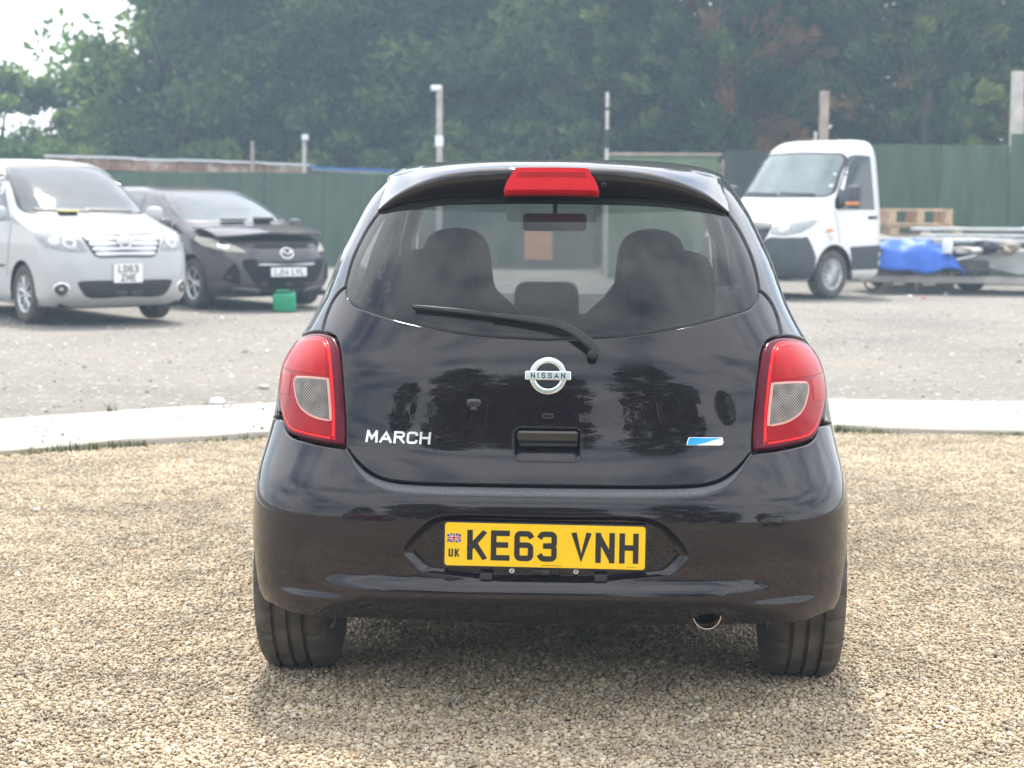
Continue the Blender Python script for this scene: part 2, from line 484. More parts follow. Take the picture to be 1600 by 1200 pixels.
M['wheel_grey'] = simple('steering_grey', (.30, .30, .31), .45, var=.1)
M['dash'] = simple('dash_plastic', (.055, .055, .06), .6, var=.15)
M['liner'] = simple('cabin_lining', (.22, .21, .215), .9, var=.1)
M['brick_orange'] = simple('orange_card', (.62, .27, .14), .8, var=.15)
M['green_can'] = simple('green_plastic', (.005, .30, .14), .4, var=.12)
M['pallet'] = simple('pallet_wood', (.44, .31, .20), .85, var=.3, vscale=5, bump=.4, bscale=60)
M['old_wood'] = simple('weathered_wood', (.36, .30, .25), .9, var=.28, vscale=4, bump=.4, bscale=50)
M['pale_wood'] = simple('pale_wood', (.52, .48, .44), .85, var=.2, vscale=4, bump=.3, bscale=50)
M['concrete_post'] = simple('concrete_post', (.42, .39, .36), .85, var=.22, vscale=5)
M['lamp_white'] = simple('white_housing', (.78, .79, .80), .4, var=.06)
M['amber'] = simple('amber_lens', (.80, .25, .02), .15, coat=.8, var=.1)
M['white_plastic'] = simple('white_plastic', (.72, .76, .78), .45, var=.12)
M['red_plastic'] = simple('red_plastic', (.65, .04, .05), .4, var=.12)
M['yellow_paper'] = simple('yellow_paper', (.75, .60, .10), .8, var=.1)

def glass(name, tint, dust=.03, rough=.0, ior=1.5, speck=True, dc=(.55, .55, .56)):
    m = NM(name); t = m.t; v = m.coord()
    tr = m.n('ShaderNodeBsdfTransparent'); tr.inputs[0].default_value = (*tint, 1)
    gl = m.n('ShaderNodeBsdfGlossy'); gl.inputs['Roughness'].default_value = rough
    fr = m.n('ShaderNodeFresnel'); fr.inputs['IOR'].default_value = ior
    df = m.n('ShaderNodeBsdfDiffuse'); df.inputs[0].default_value = (*dc, 1)
    a = m.n('ShaderNodeMixShader'); b = m.n('ShaderNodeMixShader')
    m.l(fr.outputs[0], a.inputs[0]); m.l(tr.outputs[0], a.inputs[1]); m.l(gl.outputs[0], a.inputs[2])
    big = m.ramp(m.noise(v, 7, 6, .6), [(.3, .6), (.75, 1.3)])
    sp = m.ramp(m.noise(v, 330, 2, .5), [(.62, .7), (.76, 2.4)])
    f = m.math('MULTIPLY', m.math('MULTIPLY', big, sp) if speck else big, dust)
    m.l(f, b.inputs[0]); m.l(a.outputs[0], b.inputs[1]); m.l(df.outputs[0], b.inputs[2]); m.l(b.outputs[0], m.out.inputs[0])
    t.nodes.remove(m.b); return m.m
M['rear_glass'] = glass('tinted_glass', (.50, .52, .53), dust=.042, ior=1.50)
M['clear_glass'] = glass('clear_glass', (.86, .92, .90), dust=.02, ior=1.45, speck=False)
M['side_glass'] = glass('privacy_glass', (.22, .24, .25), dust=.02, ior=1.5, speck=False)

def dark_glass(name, c, rough=.03, spec=.8):
    m = NM(name); v = m.coord(); f = m.noise(v, 3, 4)
    m.col(m.ramp(f, [(.3, tuple(x * .7 for x in c)), (.7, c)])); m.set(Roughness=rough, Coat_Weight=.6, Coat_IOR=1.38, Coat_Roughness=.02, Specular_IOR_Level=spec); return m.m
M['van_glass'] = dark_glass('vehicle_glass', (.085, .10, .105), rough=.05, spec=.3)
M['truck_glass'] = dark_glass('truck_glass', (.21, .25, .25), rough=.06, spec=.3)
M['van_glass_dark'] = dark_glass('vehicle_side_glass', (.012, .014, .016))

def lens(name, c, c2, scale, grid=True, coat=1.0, tr=.0):
    m = NM(name); v = m.coord()
    if grid:
        sp = m.n('ShaderNodeSeparateXYZ'); m.l(v, sp.inputs[0])
        sx = m.math('SINE', m.math('MULTIPLY', sp.outputs[0], scale)); sz = m.math('SINE', m.math('MULTIPLY', sp.outputs[2], scale))
        h = m.math('MULTIPLY', sx, sz)
        f = m.math('ADD', m.math('MULTIPLY', h, .5), .5)
        f2 = m.math('MULTIPLY', f, m.ramp(m.noise(v, 25, 3), [(.3, .5), (.7, 1.)]))
        m.bump(h, .25, .001)
    else:
        f2 = m.noise(v, 30, 3)
    m.col(m.ramp(f2, [(.15, c), (.85, c2)])); m.set(Roughness=.3, Coat_Weight=coat*.7, Coat_Roughness=.03, Coat_IOR=1.28, Specular_IOR_Level=.06)
    return m.m
M['lens_red_grid'] = lens('lens_red_prism', (.28, .002, .004), (.70, .010, .012), 900)
M['lens_red'] = lens('lens_red', (.28, .001, .004), (.38, .002, .007), 1, grid=False)
M['lens_bright'] = lens('lens_red_rim', (.72, .012, .015), (.85, .025, .028), 1, grid=False)
M['lens_dark'] = lens('lens_maroon', (.085, .002, .012), (.13, .004, .018), 1, grid=False)
M['lens_pink'] = lens('lens_pale_rim', (.62, .30, .27), (.74, .42, .38), 1, grid=False)
M['lens_clear'] = lens('lens_clear_prism', (.07, .06, .055), (.42, .39, .36), 760)
M['lens_red_brake'] = lens('lens_brake', (.50, .004, .010), (.70, .010, .018), 700)
M['headlamp'] = lens('headlamp_lens', (.20, .21, .21), (.46, .48, .47), 1, grid=False)
M['headlamp_old'] = lens('headlamp_yellowed', (.34, .33, .26), (.58, .56, .46), 1, grid=False)

# tyre rubber
m = NM('tyre_rubber'); v = m.coord(); f = m.noise(v, 14, 5)
m.col(m.ramp(f, [(.3, (.045, .041, .036)), (.75, (.12, .105, .088))])); m.set(Roughness=.85); m.bump(m.noise(v, 300, 3), .3, .002); M['tyre'] = m.m
# grainy bumper step
m = NM('grained_step'); v = m.coord(); f = m.noise(v, 480, 2)
m.col(m.ramp(f, [(.35, (.035, .037, .041)), (.75, (.24, .25, .27))])); m.set(Roughness=.62); m.bump(f, .6, .002); M['step'] = m.m
# third lamp spoiler etc share black paint

# pebbles
m = NM('pebbles'); oi = m.n('ShaderNodeObjectInfo'); v = m.coord('Object')
geo = m.n('ShaderNodeNewGeometry')
patch = m.mix(1.0, m.ramp(m.noise(oi.outputs['Location'], .9, 5, .6), [(.32, .60), (.68, 1.02)]), m.ramp(m.noise(oi.outputs['Location'], 5.5, 4, .65), [(.32, .66), (.58, 1.12)]), 'MULTIPLY')
cA = m.ramp(oi.outputs['Random'], [(0, (.20, .135, .075)), (.12, (.62, .49, .31)), (.3, (.42, .31, .18)), (.48, (.78, .65, .45)), (.62, (.33, .245, .155)), (.75, (.60, .47, .29)), (.88, (.66, .57, .44)), (.95, (.84, .78, .66)), (1, (.20, .165, .13))])
cA = m.mix(.12, m.mix(1.0, cA, patch, 'MULTIPLY'), (.36, .33, .29))
cA = m.mix(m.ramp(m.noise(v, 90, 3), [(.3, 0.), (.8, .4)]), cA, (.38, .30, .21))
m.col(cA); m.set(Roughness=.75, Specular_IOR_Level=.35); M['pebble'] = m.m
# gravel bed under and beyond the pebbles
m = NM('gravel_bed'); v = m.coord()
cell = m.voro(v, 75, out='Color'); d = m.voro(v, 75)
c1 = m.ramp(cell, [(0, (.30, .22, .13)), (.35, (.62, .50, .33)), (.7, (.46, .35, .22)), (1, (.74, .64, .47))])
c2 = m.mix(m.ramp(d, [(.35, 0.), (.75, 1.)]), c1, (.075, .05, .028))
c2 = m.mix(1.0, c2, m.ramp(m.noise(v, .9, 5, .6), [(.32, .62), (.68, 1.05)]), 'MULTIPLY')
m.col(c2); m.set(Roughness=.9); m.bump(m.math('SUBTRACT', 1.0, d), 1.0, .012); M['gravel_bed'] = m.m
# dusty yard
m = NM('yard_hardcore'); v = m.coord()
big = m.noise(v, .35, 6, .62); mid = m.noise(v, 2.2, 6, .65); fine = m.noise(v, 34, 4, .7); st = m.voro(v, 26, out='Color')
c1 = m.ramp(big, [(.3, (.18, .163, .14)), (.5, (.27, .244, .206)), (.72, (.33, .285, .225))])
c1 = m.mix(m.ramp(mid, [(.38, .0), (.72, .75)]), c1, (.215, .20, .178))
c1 = m.mix(m.ramp(fine, [(.5, 0.), (.72, .75)]), c1, (.40, .375, .335))
c1 = m.mix(m.ramp(fine, [(.30, .8), (.42, 0.)]), c1, (.09, .083, .074))
c1 = m.mix(m.ramp(st, [(.84, 0.), (.9, .8)]), c1, (.55, .53, .49))
m.col(c1); m.set(Roughness=.92)
m.bump(m.math('ADD', fine, m.math('MULTIPLY', mid, 1.5)), .9, .05); M['yard'] = m.m
m = NM('yard_stone'); oi = m.n('ShaderNodeObjectInfo')
m.col(m.ramp(oi.outputs['Random'], [(0, (.16, .15, .13)), (.4, (.36, .34, .30)), (.75, (.54, .51, .46)), (1, (.70, .68, .64))])); m.set(Roughness=.9); M['stone'] = m.m
# concrete
m = NM('kerb_concrete'); v = m.coord()
f = m.noise(v, 1.6, 6, .6); g = m.noise(v, 40, 4, .6)
c1 = m.ramp(f, [(.3, (.38, .35, .295)), (.7, (.51, .48, .42))]); c1 = m.mix(m.ramp(g, [(.3, .35), (.55, 0.)]), c1, (.33, .30, .25))
c1 = m.mix(m.ramp(m.noise(v, 70, 2), [(.70, 0.), (.75, .9)]), c1, (.10, .09, .07))
m.col(c1); m.set(Roughness=.85); m.bump(g, .25, .004); M['kerb'] = m.m
# grass
m = NM('grass_blades'); oi = m.n('ShaderNodeNewGeometry')
m.col(m.ramp(oi.outputs['Random Per Island'], [(0, (.05, .085, .02)), (.5, (.10, .14, .035)), (.85, (.21, .20, .07)), (1, (.33, .27, .13))])); m.set(Roughness=.7); M['grass'] = m.m

# painted hoarding boards
def board(name, c, c2):
    m = NM(name); v = m.coord('Object'); oi = m.n('ShaderNodeObjectInfo')
    mp2 = m.n('ShaderNodeMapping'); mp2.inputs['Scale'].default_value = (6, 6, 1.0); m.l(v, mp2.inputs[0])
    addv = m.n('ShaderNodeVectorMath', operation='ADD'); m.l(mp2.outputs[0], addv.inputs[0]); m.l(oi.outputs['Location'], addv.inputs[1])
    f = m.noise(addv.outputs[0], 1.1, 6, .65); g = m.noise(addv.outputs[0], .5, 3)
    k = m.ramp(f, [(.3, c), (.68, c2)]); k = m.mix(m.ramp(g, [(.45, 0.), (.75, .5)]), k, tuple(x * 1.5 for x in c2))
    sep = m.n('ShaderNodeSeparateXYZ'); m.l(v, sep.inputs[0])
    k = m.mix(m.math('MULTIPLY', oi.outputs['Random'], .35), k, tuple(x * .6 for x in c))
    m.col(k); m.set(Roughness=.75); m.bump(f, .2, .01); return m.m
M['board_green'] = board('green_board', (.030, .062, .036), (.072, .118, .066))
M['board_light'] = board('pale_green_board', (.11, .165, .085), (.15, .215, .115))
M['board_dark'] = board('dark_board', (.022, .028, .026), (.04, .048, .042))
m = NM('rusty_sheet'); v = m.coord(); f = m.noise(v, 2.2, 6, .65)
m.col(m.ramp(f, [(.32, (.20, .095, .05)), (.5, (.40, .25, .17)), (.62, (.62, .56, .50)), (.75, (.30, .17, .10))])); m.set(Roughness=.8); M['rusty'] = m.m
M['blue_sheet'] = simple('blue_sheet', (.03, .16, .50), .5, var=.2)
m = NM('blue_tarpaulin'); v = m.coord(); f = m.noise(v, 6, 5)
m.col(m.ramp(f, [(.3, (.012, .085, .46)), (.7, (.025, .15, .66))])); m.set(Roughness=.42, Specular_IOR_Level=.5); m.bump(m.noise(v, 9, 4, .6, 1.5), .5, .05); M['tarp'] = m.m
M['trailer_grey'] = simple('trailer_aluminium', (.36, .37, .36), .5, metal=.35, var=.25, vscale=3)
M['rag_dark'] = simple('dark_bundle', (.03, .035, .05), .8, var=.4)

def leaf_mat(name, stops, dead=(.30, .13, .055)):
    m = NM(name); oi = m.n('ShaderNodeObjectInfo')
    at = m.n('ShaderNodeAttribute'); at.attribute_name = 'tint'; at2 = m.n('ShaderNodeAttribute'); at2.attribute_name = 'dead'
    f = m.math('ADD', m.math('MULTIPLY', at.outputs['Fac'], .85), m.math('MULTIPLY', oi.outputs['Random'], .15))
    c = m.ramp(f, stops); c = m.mix(at2.outputs['Fac'], c, dead)
    m.col(c); m.set(Roughness=.55, Specular_IOR_Level=.3)
    tl = m.n('ShaderNodeBsdfTranslucent'); m.l(m.mix(1.0, c, (1.7, 1.75, 1.2), 'MULTIPLY'), tl.inputs[0]); ms = m.n('ShaderNodeMixShader'); ms.inputs[0].default_value = .55
    m.l(m.b.outputs[0], ms.inputs[1]); m.l(tl.outputs[0], ms.inputs[2]); m.l(ms.outputs[0], m.out.inputs[0]); return m.m
M['leaf'] = leaf_mat('broad_leaves', [(0, (.034, .070, .026)), (.45, (.078, .132, .042)), (1, (.185, .225, .070))])
M['needle'] = leaf_mat('conifer_sprays', [(0, (.024, .058, .030)), (.45, (.060, .110, .046)), (1, (.180, .205, .075))], dead=(.34, .16, .085))
m = NM('bark'); v = m.coord(); m.col(m.ramp(m.noise(v, 5, 5), [(.3, (.05, .04, .032)), (.7, (.12, .10, .085))])); m.set(Roughness=.9); m.bump(m.noise(v, 18, 4), .6, .03); M['bark'] = m.m
m = NM('house_brick'); v = m.coord(); m.col(m.ramp(m.noise(v, 3, 5), [(.3, (.20, .10, .07)), (.7, (.30, .17, .12))])); m.set(Roughness=.9); M['brick'] = m.m
M['roof_tile'] = simple('roof_tile', (.12, .07, .055), .85, var=.25)
# ------------------------------------------------------------------ the setting: ground, gravel, kerb strip
def fast_mesh(name, V, F, mat, attrs=None, smooth=False):
    """V (n,3) floats, F (m,k) ints of one face size"""
    me = bpy.data.meshes.new(name); n, mfc, k = len(V), len(F), F.shape[1]
    me.vertices.add(n); me.vertices.foreach_set('co', np.asarray(V, np.float32).ravel())
    me.loops.add(mfc * k); me.loops.foreach_set('vertex_index', np.asarray(F, np.int32).ravel())
    me.polygons.add(mfc); me.polygons.foreach_set('loop_start', np.arange(0, mfc * k, k, dtype=np.int32))
    me.update(calc_edges=True)
    if smooth: me.polygons.foreach_set('use_smooth', np.ones(mfc, bool))
    for a, vals in (attrs or {}).items():
        at = me.attributes.new(a, 'FLOAT', 'POINT'); at.data.foreach_set('value', np.asarray(vals, np.float32))
    if mat is not None: me.materials.append(mat)
    return me

g = mesh('ground', [(-400, -400, -.02), (400, -400, -.02), (400, 400, -.02), (-400, 400, -.02)], [(0, 1, 2, 3)], M['yard'])
tag(g, 'grey dusty hardcore yard with loose stones beyond the concrete strip', 'ground', kind='structure')

NEAR = np.array(crom([(-12, 4.2), (-9, 6.0), (-5.5, 8.1), (-2.73, 9.63), (-1.42, 10.42), (-.4, 10.72), (.8, 10.85), (1.93, 10.86), (3.03, 10.74), (5, 10.55), (14, 9.8)], .25))
FAR = np.array(crom([(-12.6, 5.5), (-9.6, 7.3), (-6, 9.35), (-3.1, 10.95), (-1.57, 11.92), (-.4, 12.22), (.8, 12.32), (2.16, 12.33), (3.5, 12.28), (5.5, 12.15), (14, 11.4)], .25))
def near_y(x): return np.interp(x, NEAR[:, 0], NEAR[:, 1])
def far_y(x): return np.interp(x, FAR[:, 0], FAR[:, 1])
# gravel bed: a sheet from behind the camera up to the strip
V, F = [], []
for i, (x, y) in enumerate(NEAR):
    V += [(x, -12, 0), (x, y + .12, 0)]
    if i: F.append((2 * i - 2, 2 * i, 2 * i + 1, 2 * i - 1))
gb = mesh('gravel_drive', V, F, M['gravel_bed']); tag(gb, 'pale tan gravel drive that the black hatchback stands on', 'gravel', kind='structure')
# concrete strip
V, F = [], []; n = 90
for i in range(n):
    t = i / (n - 1); a = NEAR[0] + 0; k = t * (len(NEAR) - 1); j = min(int(k), len(NEAR) - 2); a = NEAR[j] + (NEAR[j + 1] - NEAR[j]) * (k - j)
    k = t * (len(FAR) - 1); j = min(int(k), len(FAR) - 2); b = FAR[j] + (FAR[j + 1] - FAR[j]) * (k - j)
    d = (b - a) / np.linalg.norm(b - a); w = .006 * math.sin(i * 1.7) + .004 * math.sin(i * .6)
    h = .045 + .004 * math.sin(i * .9)
    for p, z in ((a - d * w, -.03), (a - d * w, h - .012), (a + d * .012, h), (b - d * .012, h), (b + d * w, h - .012), (b + d * w, -.04)):
        V.append((p[0], p[1], z))
    if i:
        for q in range(5): F.append((6 * i - 6 + q, 6 * i + q, 6 * i + q + 1, 6 * i - 5 + q))
kb = mesh('kerb', V, F, M['kerb']); tag(kb, 'pale concrete strip crossing behind the black hatchback', 'kerb', kind='structure')

def rock(seed, flat=.62):
    r = random.Random(seed); bm = bmesh.new(); bmesh.ops.create_icosphere(bm, subdivisions=2, radius=1.0)
    ax = [Vector((r.gauss(0, 1), r.gauss(0, 1), r.gauss(0, 1))).normalized() for _ in range(7)]; dd = [r.uniform(.62, .92) for _ in ax]
    for v in bm.verts:
        for a, d in zip(ax, dd):
            e = v.co.dot(a)
            if e > d: v.co -= a * (e - d) * .85
        v.co.x *= 1.0; v.co.y *= r_y; v.co.z *= flat
    return bm
def rock_collection(name, mat, count, seed):
    global r_y
    c = bpy.data.collections.new(name)
    for k in range(count):
        r_y = .62 + .3 * random.Random(seed + k).random()
        bm = rock(seed + k, .45 + .3 * random.Random(seed + 50 + k).random()); me = bpy.data.meshes.new('stone_shape'); bm.to_mesh(me); bm.free()
        me.materials.append(mat); me.polygons.foreach_set('use_smooth', np.ones(len(me.polygons), bool))
        c.objects.link(bpy.data.objects.new('stone_shape', me))
    return c

def scatter(name, pts, rot, scl, coll, label, cat, ncoll):
    me = bpy.data.meshes.new(name); me.vertices.add(len(pts)); me.vertices.foreach_set('co', np.asarray(pts, np.float32).ravel())
    a = me.attributes.new('rot', 'FLOAT_VECTOR', 'POINT'); a.data.foreach_set('vector', np.asarray(rot, np.float32).ravel())
    a = me.attributes.new('scl', 'FLOAT', 'POINT'); a.data.foreach_set('value', np.asarray(scl, np.float32))
    a = me.attributes.new('pick', 'INT', 'POINT'); a.data.foreach_set('value', rng.integers(0, ncoll, len(pts)).astype(np.int32))
    o = bpy.data.objects.new(name, me); COL.objects.link(o)
    ng = bpy.data.node_groups.new(name, 'GeometryNodeTree')
    ng.interface.new_socket(name='Geometry', in_out='INPUT', socket_type='NodeSocketGeometry'); ng.interface.new_socket(name='Geometry', in_out='OUTPUT', socket_type='NodeSocketGeometry')
    N = ng.nodes; gi = N.new('NodeGroupInput'); go = N.new('NodeGroupOutput'); ip = N.new('GeometryNodeInstanceOnPoints'); ci = N.new('GeometryNodeCollectionInfo')
    ci.inputs['Collection'].default_value = coll; ci.inputs['Separate Children'].default_value = True; ci.inputs['Reset Children'].default_value = True
    def na(nm, dt):
        q = N.new('GeometryNodeInputNamedAttribute'); q.data_type = dt; q.inputs['Name'].default_value = nm; return q.outputs['Attribute']
    L = ng.links
    L.new(gi.outputs[0], ip.inputs['Points']); L.new(ci.outputs[0], ip.inputs['Instance']); ip.inputs['Pick Instance'].default_value = True
    L.new(na('pick', 'INT'), ip.inputs['Instance Index']); L.new(na('rot', 'FLOAT_VECTOR'), ip.inputs['Rotation']); L.new(na('scl', 'FLOAT'), ip.inputs['Scale'])
    L.new(ip.outputs[0], go.inputs[0])
    md = o.modifiers.new('scatter', 'NODES'); md.node_group = ng
    return tag(o, label, cat, kind='stuff')

# pebbles over the part of the drive in view (and a margin to both sides)
def pebble_points(spacing, y0, y1):
    P = []
    for y in np.arange(y0, y1, spacing * .87):
        hw = .30 * y + .75
        xs = np.arange(-hw, hw, spacing); P.append(np.stack([xs + rng.normal(0, spacing * .32, len(xs)), np.full(len(xs), y) + rng.normal(0, spacing * .32, len(xs))], 1))
    P = np.concatenate(P); return P[P[:, 1] < near_y(P[:, 0]) - .005]
P2 = pebble_points(.0099, 3.75, 11.0)
n = len(P2)
zz = rng.normal(.0025, .0022, n)
lump = .004 * np.sin(P2[:, 0] * 2.1 + P2[:, 1]) * np.sin(P2[:, 1] * 1.7)
pc = rock_collection('pebble_shapes', M['pebble'], 9, 300)
scatter('pebbles', np.stack([P2[:, 0], P2[:, 1], zz + lump * .5], 1), np.stack([rng.normal(0, .32, n), rng.normal(0, .32, n), rng.uniform(0, 6.283, n)], 1),
        np.clip(rng.lognormal(math.log(.0055), .33, n), .0028, .0140), pc, 'small tan and grey pebbles covering the drive', 'pebbles', 9)
# loose stones over the yard
n = 5000
ys = 11 + 21 * rng.random(n) ** 1.25; xs = (rng.random(n) * 2 - 1) * (.31 * ys + 1.5)
ok = ys > far_y(xs) + .02; xs, ys = xs[ok], ys[ok]; n = len(xs)
sc_ = rock_collection('stone_shapes', M['stone'], 6, 700)
scatter('loose_stones', np.stack([xs, ys, np.full(n, -.016)], 1), np.stack([rng.normal(0, .3, n), rng.normal(0, .3, n), rng.uniform(0, 6.283, n)], 1),
        np.clip(rng.lognormal(math.log(.008), .5, n), .004, .045), sc_, 'loose grey stones strewn over the dusty yard', 'stones', 6)

# dark grit lying on the strip
n = 420
xs = np.concatenate([rng.normal(-2.0, .55, n * 2 // 3), rng.uniform(-4.5, 4.5, n // 3)]); fr = rng.uniform(.04, .96, len(xs)); ys = near_y(xs) * (1 - fr) + far_y(xs) * fr; n = len(xs)
scatter('grit', np.stack([xs, ys, np.full(n, .047)], 1), np.stack([rng.normal(0, .3, n), rng.normal(0, .3, n), rng.uniform(0, 6.283, n)], 1), np.clip(rng.lognormal(math.log(.0055), .4, n), .003, .014), rock_collection('grit_shapes', M['tyre'], 4, 900), 'dark grit scattered on the pale concrete strip', 'grit', 4)
# grass growing along the strip
def blades(cent, per, hgt, spread, seed):
    r = np.random.default_rng(seed); V = []; F = []
    for (x, y, s) in cent:
        for _ in range(max(2, int(per * s))):
            px, py = x + r.normal(0, spread), y + r.normal(0, spread * .45); h = hgt * s * r.uniform(.4, 1.1); a = r.uniform(0, 6.28); w = .0022 + .002 * r.random()
            ln = r.uniform(.2, .9) * h; dx, dy = math.cos(a), math.sin(a); qx, qy = -dy * w, dx * w; k = len(V)
            V += [(px - qx, py - qy, -.004), (px + qx, py + qy, -.004), (px + dx * ln * .35 - qx, py + dy * ln * .35 - qy, h * .6), (px + dx * ln * .35 + qx, py + dy * ln * .35 + qy, h * .6),
                  (px + dx * ln - qx * .3, py + dy * ln - qy * .3, h), (px + dx * ln + qx * .3, py + dy * ln + qy * .3, h)]
            F += [(k, k + 1, k + 3, k + 2), (k + 2, k + 3, k + 5, k + 4)]
    return np.array(V), np.array(F)
cent = []
for x in np.arange(-4.2, 4.6, .035):
    if -1.2 < x < 1.6: continue
    s = .45 + .55 * math.sin(x * 5.1 + 1.0) * math.sin(x * 1.9) + rng.normal(0, .18)
    if s > .22: cent.append((x, near_y(x) - .012 - abs(rng.normal(0, .022)), min(1.0, s)))
V, F = blades(cent, 16, .062, .026, 3)
o = bpy.data.objects.new('grass', fast_mesh('grass', V, F, M['grass'])); COL.objects.link(o)
tag(o, 'short green and straw grass along the near edge of the concrete strip', 'grass', kind='stuff')
for (x, s, lb) in ((-2.52, .9, 'small pale weed at the far edge of the strip, nearest the corner'), (-2.3, .6, 'thin pale weed beside a larger one at the far edge of the strip'), (-1.98, .75, 'sparse dark weed at the far edge of the strip, closest to the hatchback')):
    V, F = blades([(x, far_y(x) + .03, s)], 34, .10, .022, int(abs(x * 100)))
    o = bpy.data.objects.new('weed', fast_mesh('weed', V, F, M['grass'])); COL.objects.link(o); tag(o, lb, 'weed', 'weeds at the far edge of the strip')
# pale stones lying loose
def loose_rock(name, label, loc, size, mat, seed, cat='stone', group=None):
    global r_y
    r_y = .75; bm = rock(seed, .4)
    for v in bm.verts: v.co *= size
    o = bm_obj(name, bm, mat, smooth=True); o.location = loc; o.rotation_euler = (0, 0, seed); return tag(o, label, cat, group)
loose_rock('stone', 'flat white stone in the yard just past the strip beside the tail lamp', (-2.0, 12.35, .0), .075, M['plate_white'], 5)
loose_rock('stone', 'small pale stone at the strip close to the tail lamp', (-1.83, 13.4, -.005), .05, M['kerb'], 9)
loose_rock('pebble', 'lone white pebble on the gravel far to the left', (-2.08, 7.9, .012), .018, M['plate_white'], 3)
loose_rock('pebble', 'lone blue-grey pebble on the gravel at the lower right', (1.46, 4.98, .012), .015, M['steel'], 11)

# ------------------------------------------------------------------ hoardings, posts, roofs behind
def hoarding(name, label, x0, x1, y0, y1, ztop, mat, pw=1.22, tops=None):
    t = thing(name, label, 'fence', (x0, y0, 0), math.atan2(y1 - y0, x1 - x0)); L = math.hypot(x1 - x0, y1 - y0); k = 0; s = 0.0
    r = random.Random(int(abs(x0 * 10)))
    while s < L - .05:
        w = min(pw, L - s); h = (tops[k] if tops and k < len(tops) else ztop) + r.uniform(-.012, .012)
        mb = MB().box((0, 0, h / 2 - .05), (w - .012, .022, h + .1), bev=.004)
        o = mb.build('panel', mat, t); o.location = (s + w / 2, r.uniform(-.012, .012), 0); o.rotation_euler = (r.uniform(-.006, .006), r.uniform(-.003, .003), 0)
        s += w; k += 1
    for i in range(int(L / pw) + 1):
        MB().box((0, .075, ztop / 2 - .1), (.075, .075, ztop - .1)).build('post', M['old_wood'], t).location = (min(i * pw, L), 0, 0)
    MB().box((L / 2, .04, ztop * .82), (L, .045, .08)).build('rail', M['old_wood'], t)
    return t
hoarding('board_fence', 'long dark green board fence behind the silver and grey people carriers', -23.5, 1.72, 39.0, 38.4, 1.95, M['board_green'])
hoarding('board_fence', 'short pale green board fence section above the hatchback roof', 1.73, 3.86, 34.2, 34.2, 2.26, M['board_light'], pw=2.13)
hoarding('board_fence', 'dark blackish board fence section beside the white truck cab', 3.9, 6.4, 33.8, 33.4, 2.33, M['board_dark'])
hoarding('board_fence', 'tall green board fence behind the white truck and trailer', 6.42, 14.5, 32.8, 32.2, 2.43, M['board_green'], tops=[2.43, 2.43, 2.62, 2.6])
t = MB().box((1.06, 0, .02), (2.2, .06, .05)).build('capping_board', M['old_wood']); t.location = (1.75, 34.16, 2.25); tag(t, 'thin timber batten lying along the top of the pale green fence section', 'batten')

def shed_roof(name, label, x0, x1, y, z0, z1, dep, fascia, mat, top):
    t = thing(name, label, 'roof', (x0, y, 0)); L = x1 - x0; n = int(L / .9)
    for i in range(n):
        a, b = i / n, (i + 1) / n; za, zb = z0 + (z1 - z0) * a, z0 + (z1 - z0) * b
        k = .02 * math.sin(i * 2.3)
        MB().add([(a * L, k, za - fascia), (b * L - .015, k, zb - fascia), (b * L - .015, k, zb - .05), (a * L, k, za - .05), (a * L, k + .03, za - fascia), (b * L - .015, k + .03, zb - fascia), (b * L - .015, k + .03, zb - .05), (a * L, k + .03, za - .05)],
                 [(0, 1, 2, 3), (7, 6, 5, 4), (0, 4, 5, 1), (3, 2, 6, 7), (1, 5, 6, 2), (0, 3, 7, 4)]).build('fascia_board', mat, t)
        MB().add([(a * L, -.08, za - .05 + k * .6), (b * L, -.08, zb - .05 + k * .6), (b * L, dep, zb - .06), (a * L, dep, za - .06), (a * L, -.08, za - .005 + k * .6), (b * L, -.08, zb - .005 + k * .6), (b * L, dep, zb - .02), (a * L, dep, za - .02)],
                 [(3, 2, 1, 0), (4, 5, 6, 7), (0, 1, 5, 4), (2, 3, 7, 6), (1, 2, 6, 5), (3, 0, 4, 7)]).build('roof_sheet', top, t)
    MB().box((L / 2, dep * .5, z1 / 2 - .15), (L - .3, dep * .9, z1 - .35)).build('wall', M['board_dark'], t)
    return t
shed_roof('shed', 'low shed with rusty fascia and pale roof edge behind the dark green fence', -10.5, -4.55, 41.2, 2.36, 2.2, 2.0, .30, M['rusty'], M['lamp_white'])
shed_roof('shed', 'low shed with a blue roof sheet beside the rusty one', -4.5, -2.4, 41.0, 2.13, 2.05, 1.6, .10, M['lamp_white'], M['blue_sheet'])

def post(name, label, px, ytop, d, w, mat, cat='post', lamp=None, dark=False):
    X = (px - 800) / 2844 * d; z = CAM_H + (315 - ytop) / 2844 * d
    t = thing(name, label, cat, (X, d, 0))
    MB().box((0, 0, z / 2 - .15), (w, w, z + .3), bev=.008).build('pole', mat, t)
    if lamp == 'head':
        MB().box((-.07, -.06, z - .06), (.22, .14, .11), bev=.02).build('lamp_head', M['lamp_white'], t)
        MB().box((0, -.07, z - 1.15), (w * 1.35, .06, .22), bev=.01).build('junction_box', M['lamp_white'], t)
    if lamp == 'small':
        MB().box((.03, -.05, z - .03), (.15, .12, .13), bev=.02).build('lamp_head', M['lamp_white'], t)
    if lamp == 'band':
        MB().box((0, 0, z - .85), (w * 1.15, w * 1.15, .34)).build('band', M['board_dark'], t); MB().box((0, 0, z - .3), (w * 1.1, w * 1.1, .05)).build('band', M['board_dark'], t)
    return t
post('lamp_post', 'tall grey post with a white lamp head above the hatchback roof', 687, 137, 38.2, .125, M['concrete_post'], 'lamp post', 'head')
post('lamp_post', 'short white post with small lamp beside the blue roof', 477.5, 216, 40.7, .085, M['pale_wood'], 'lamp post', 'small')
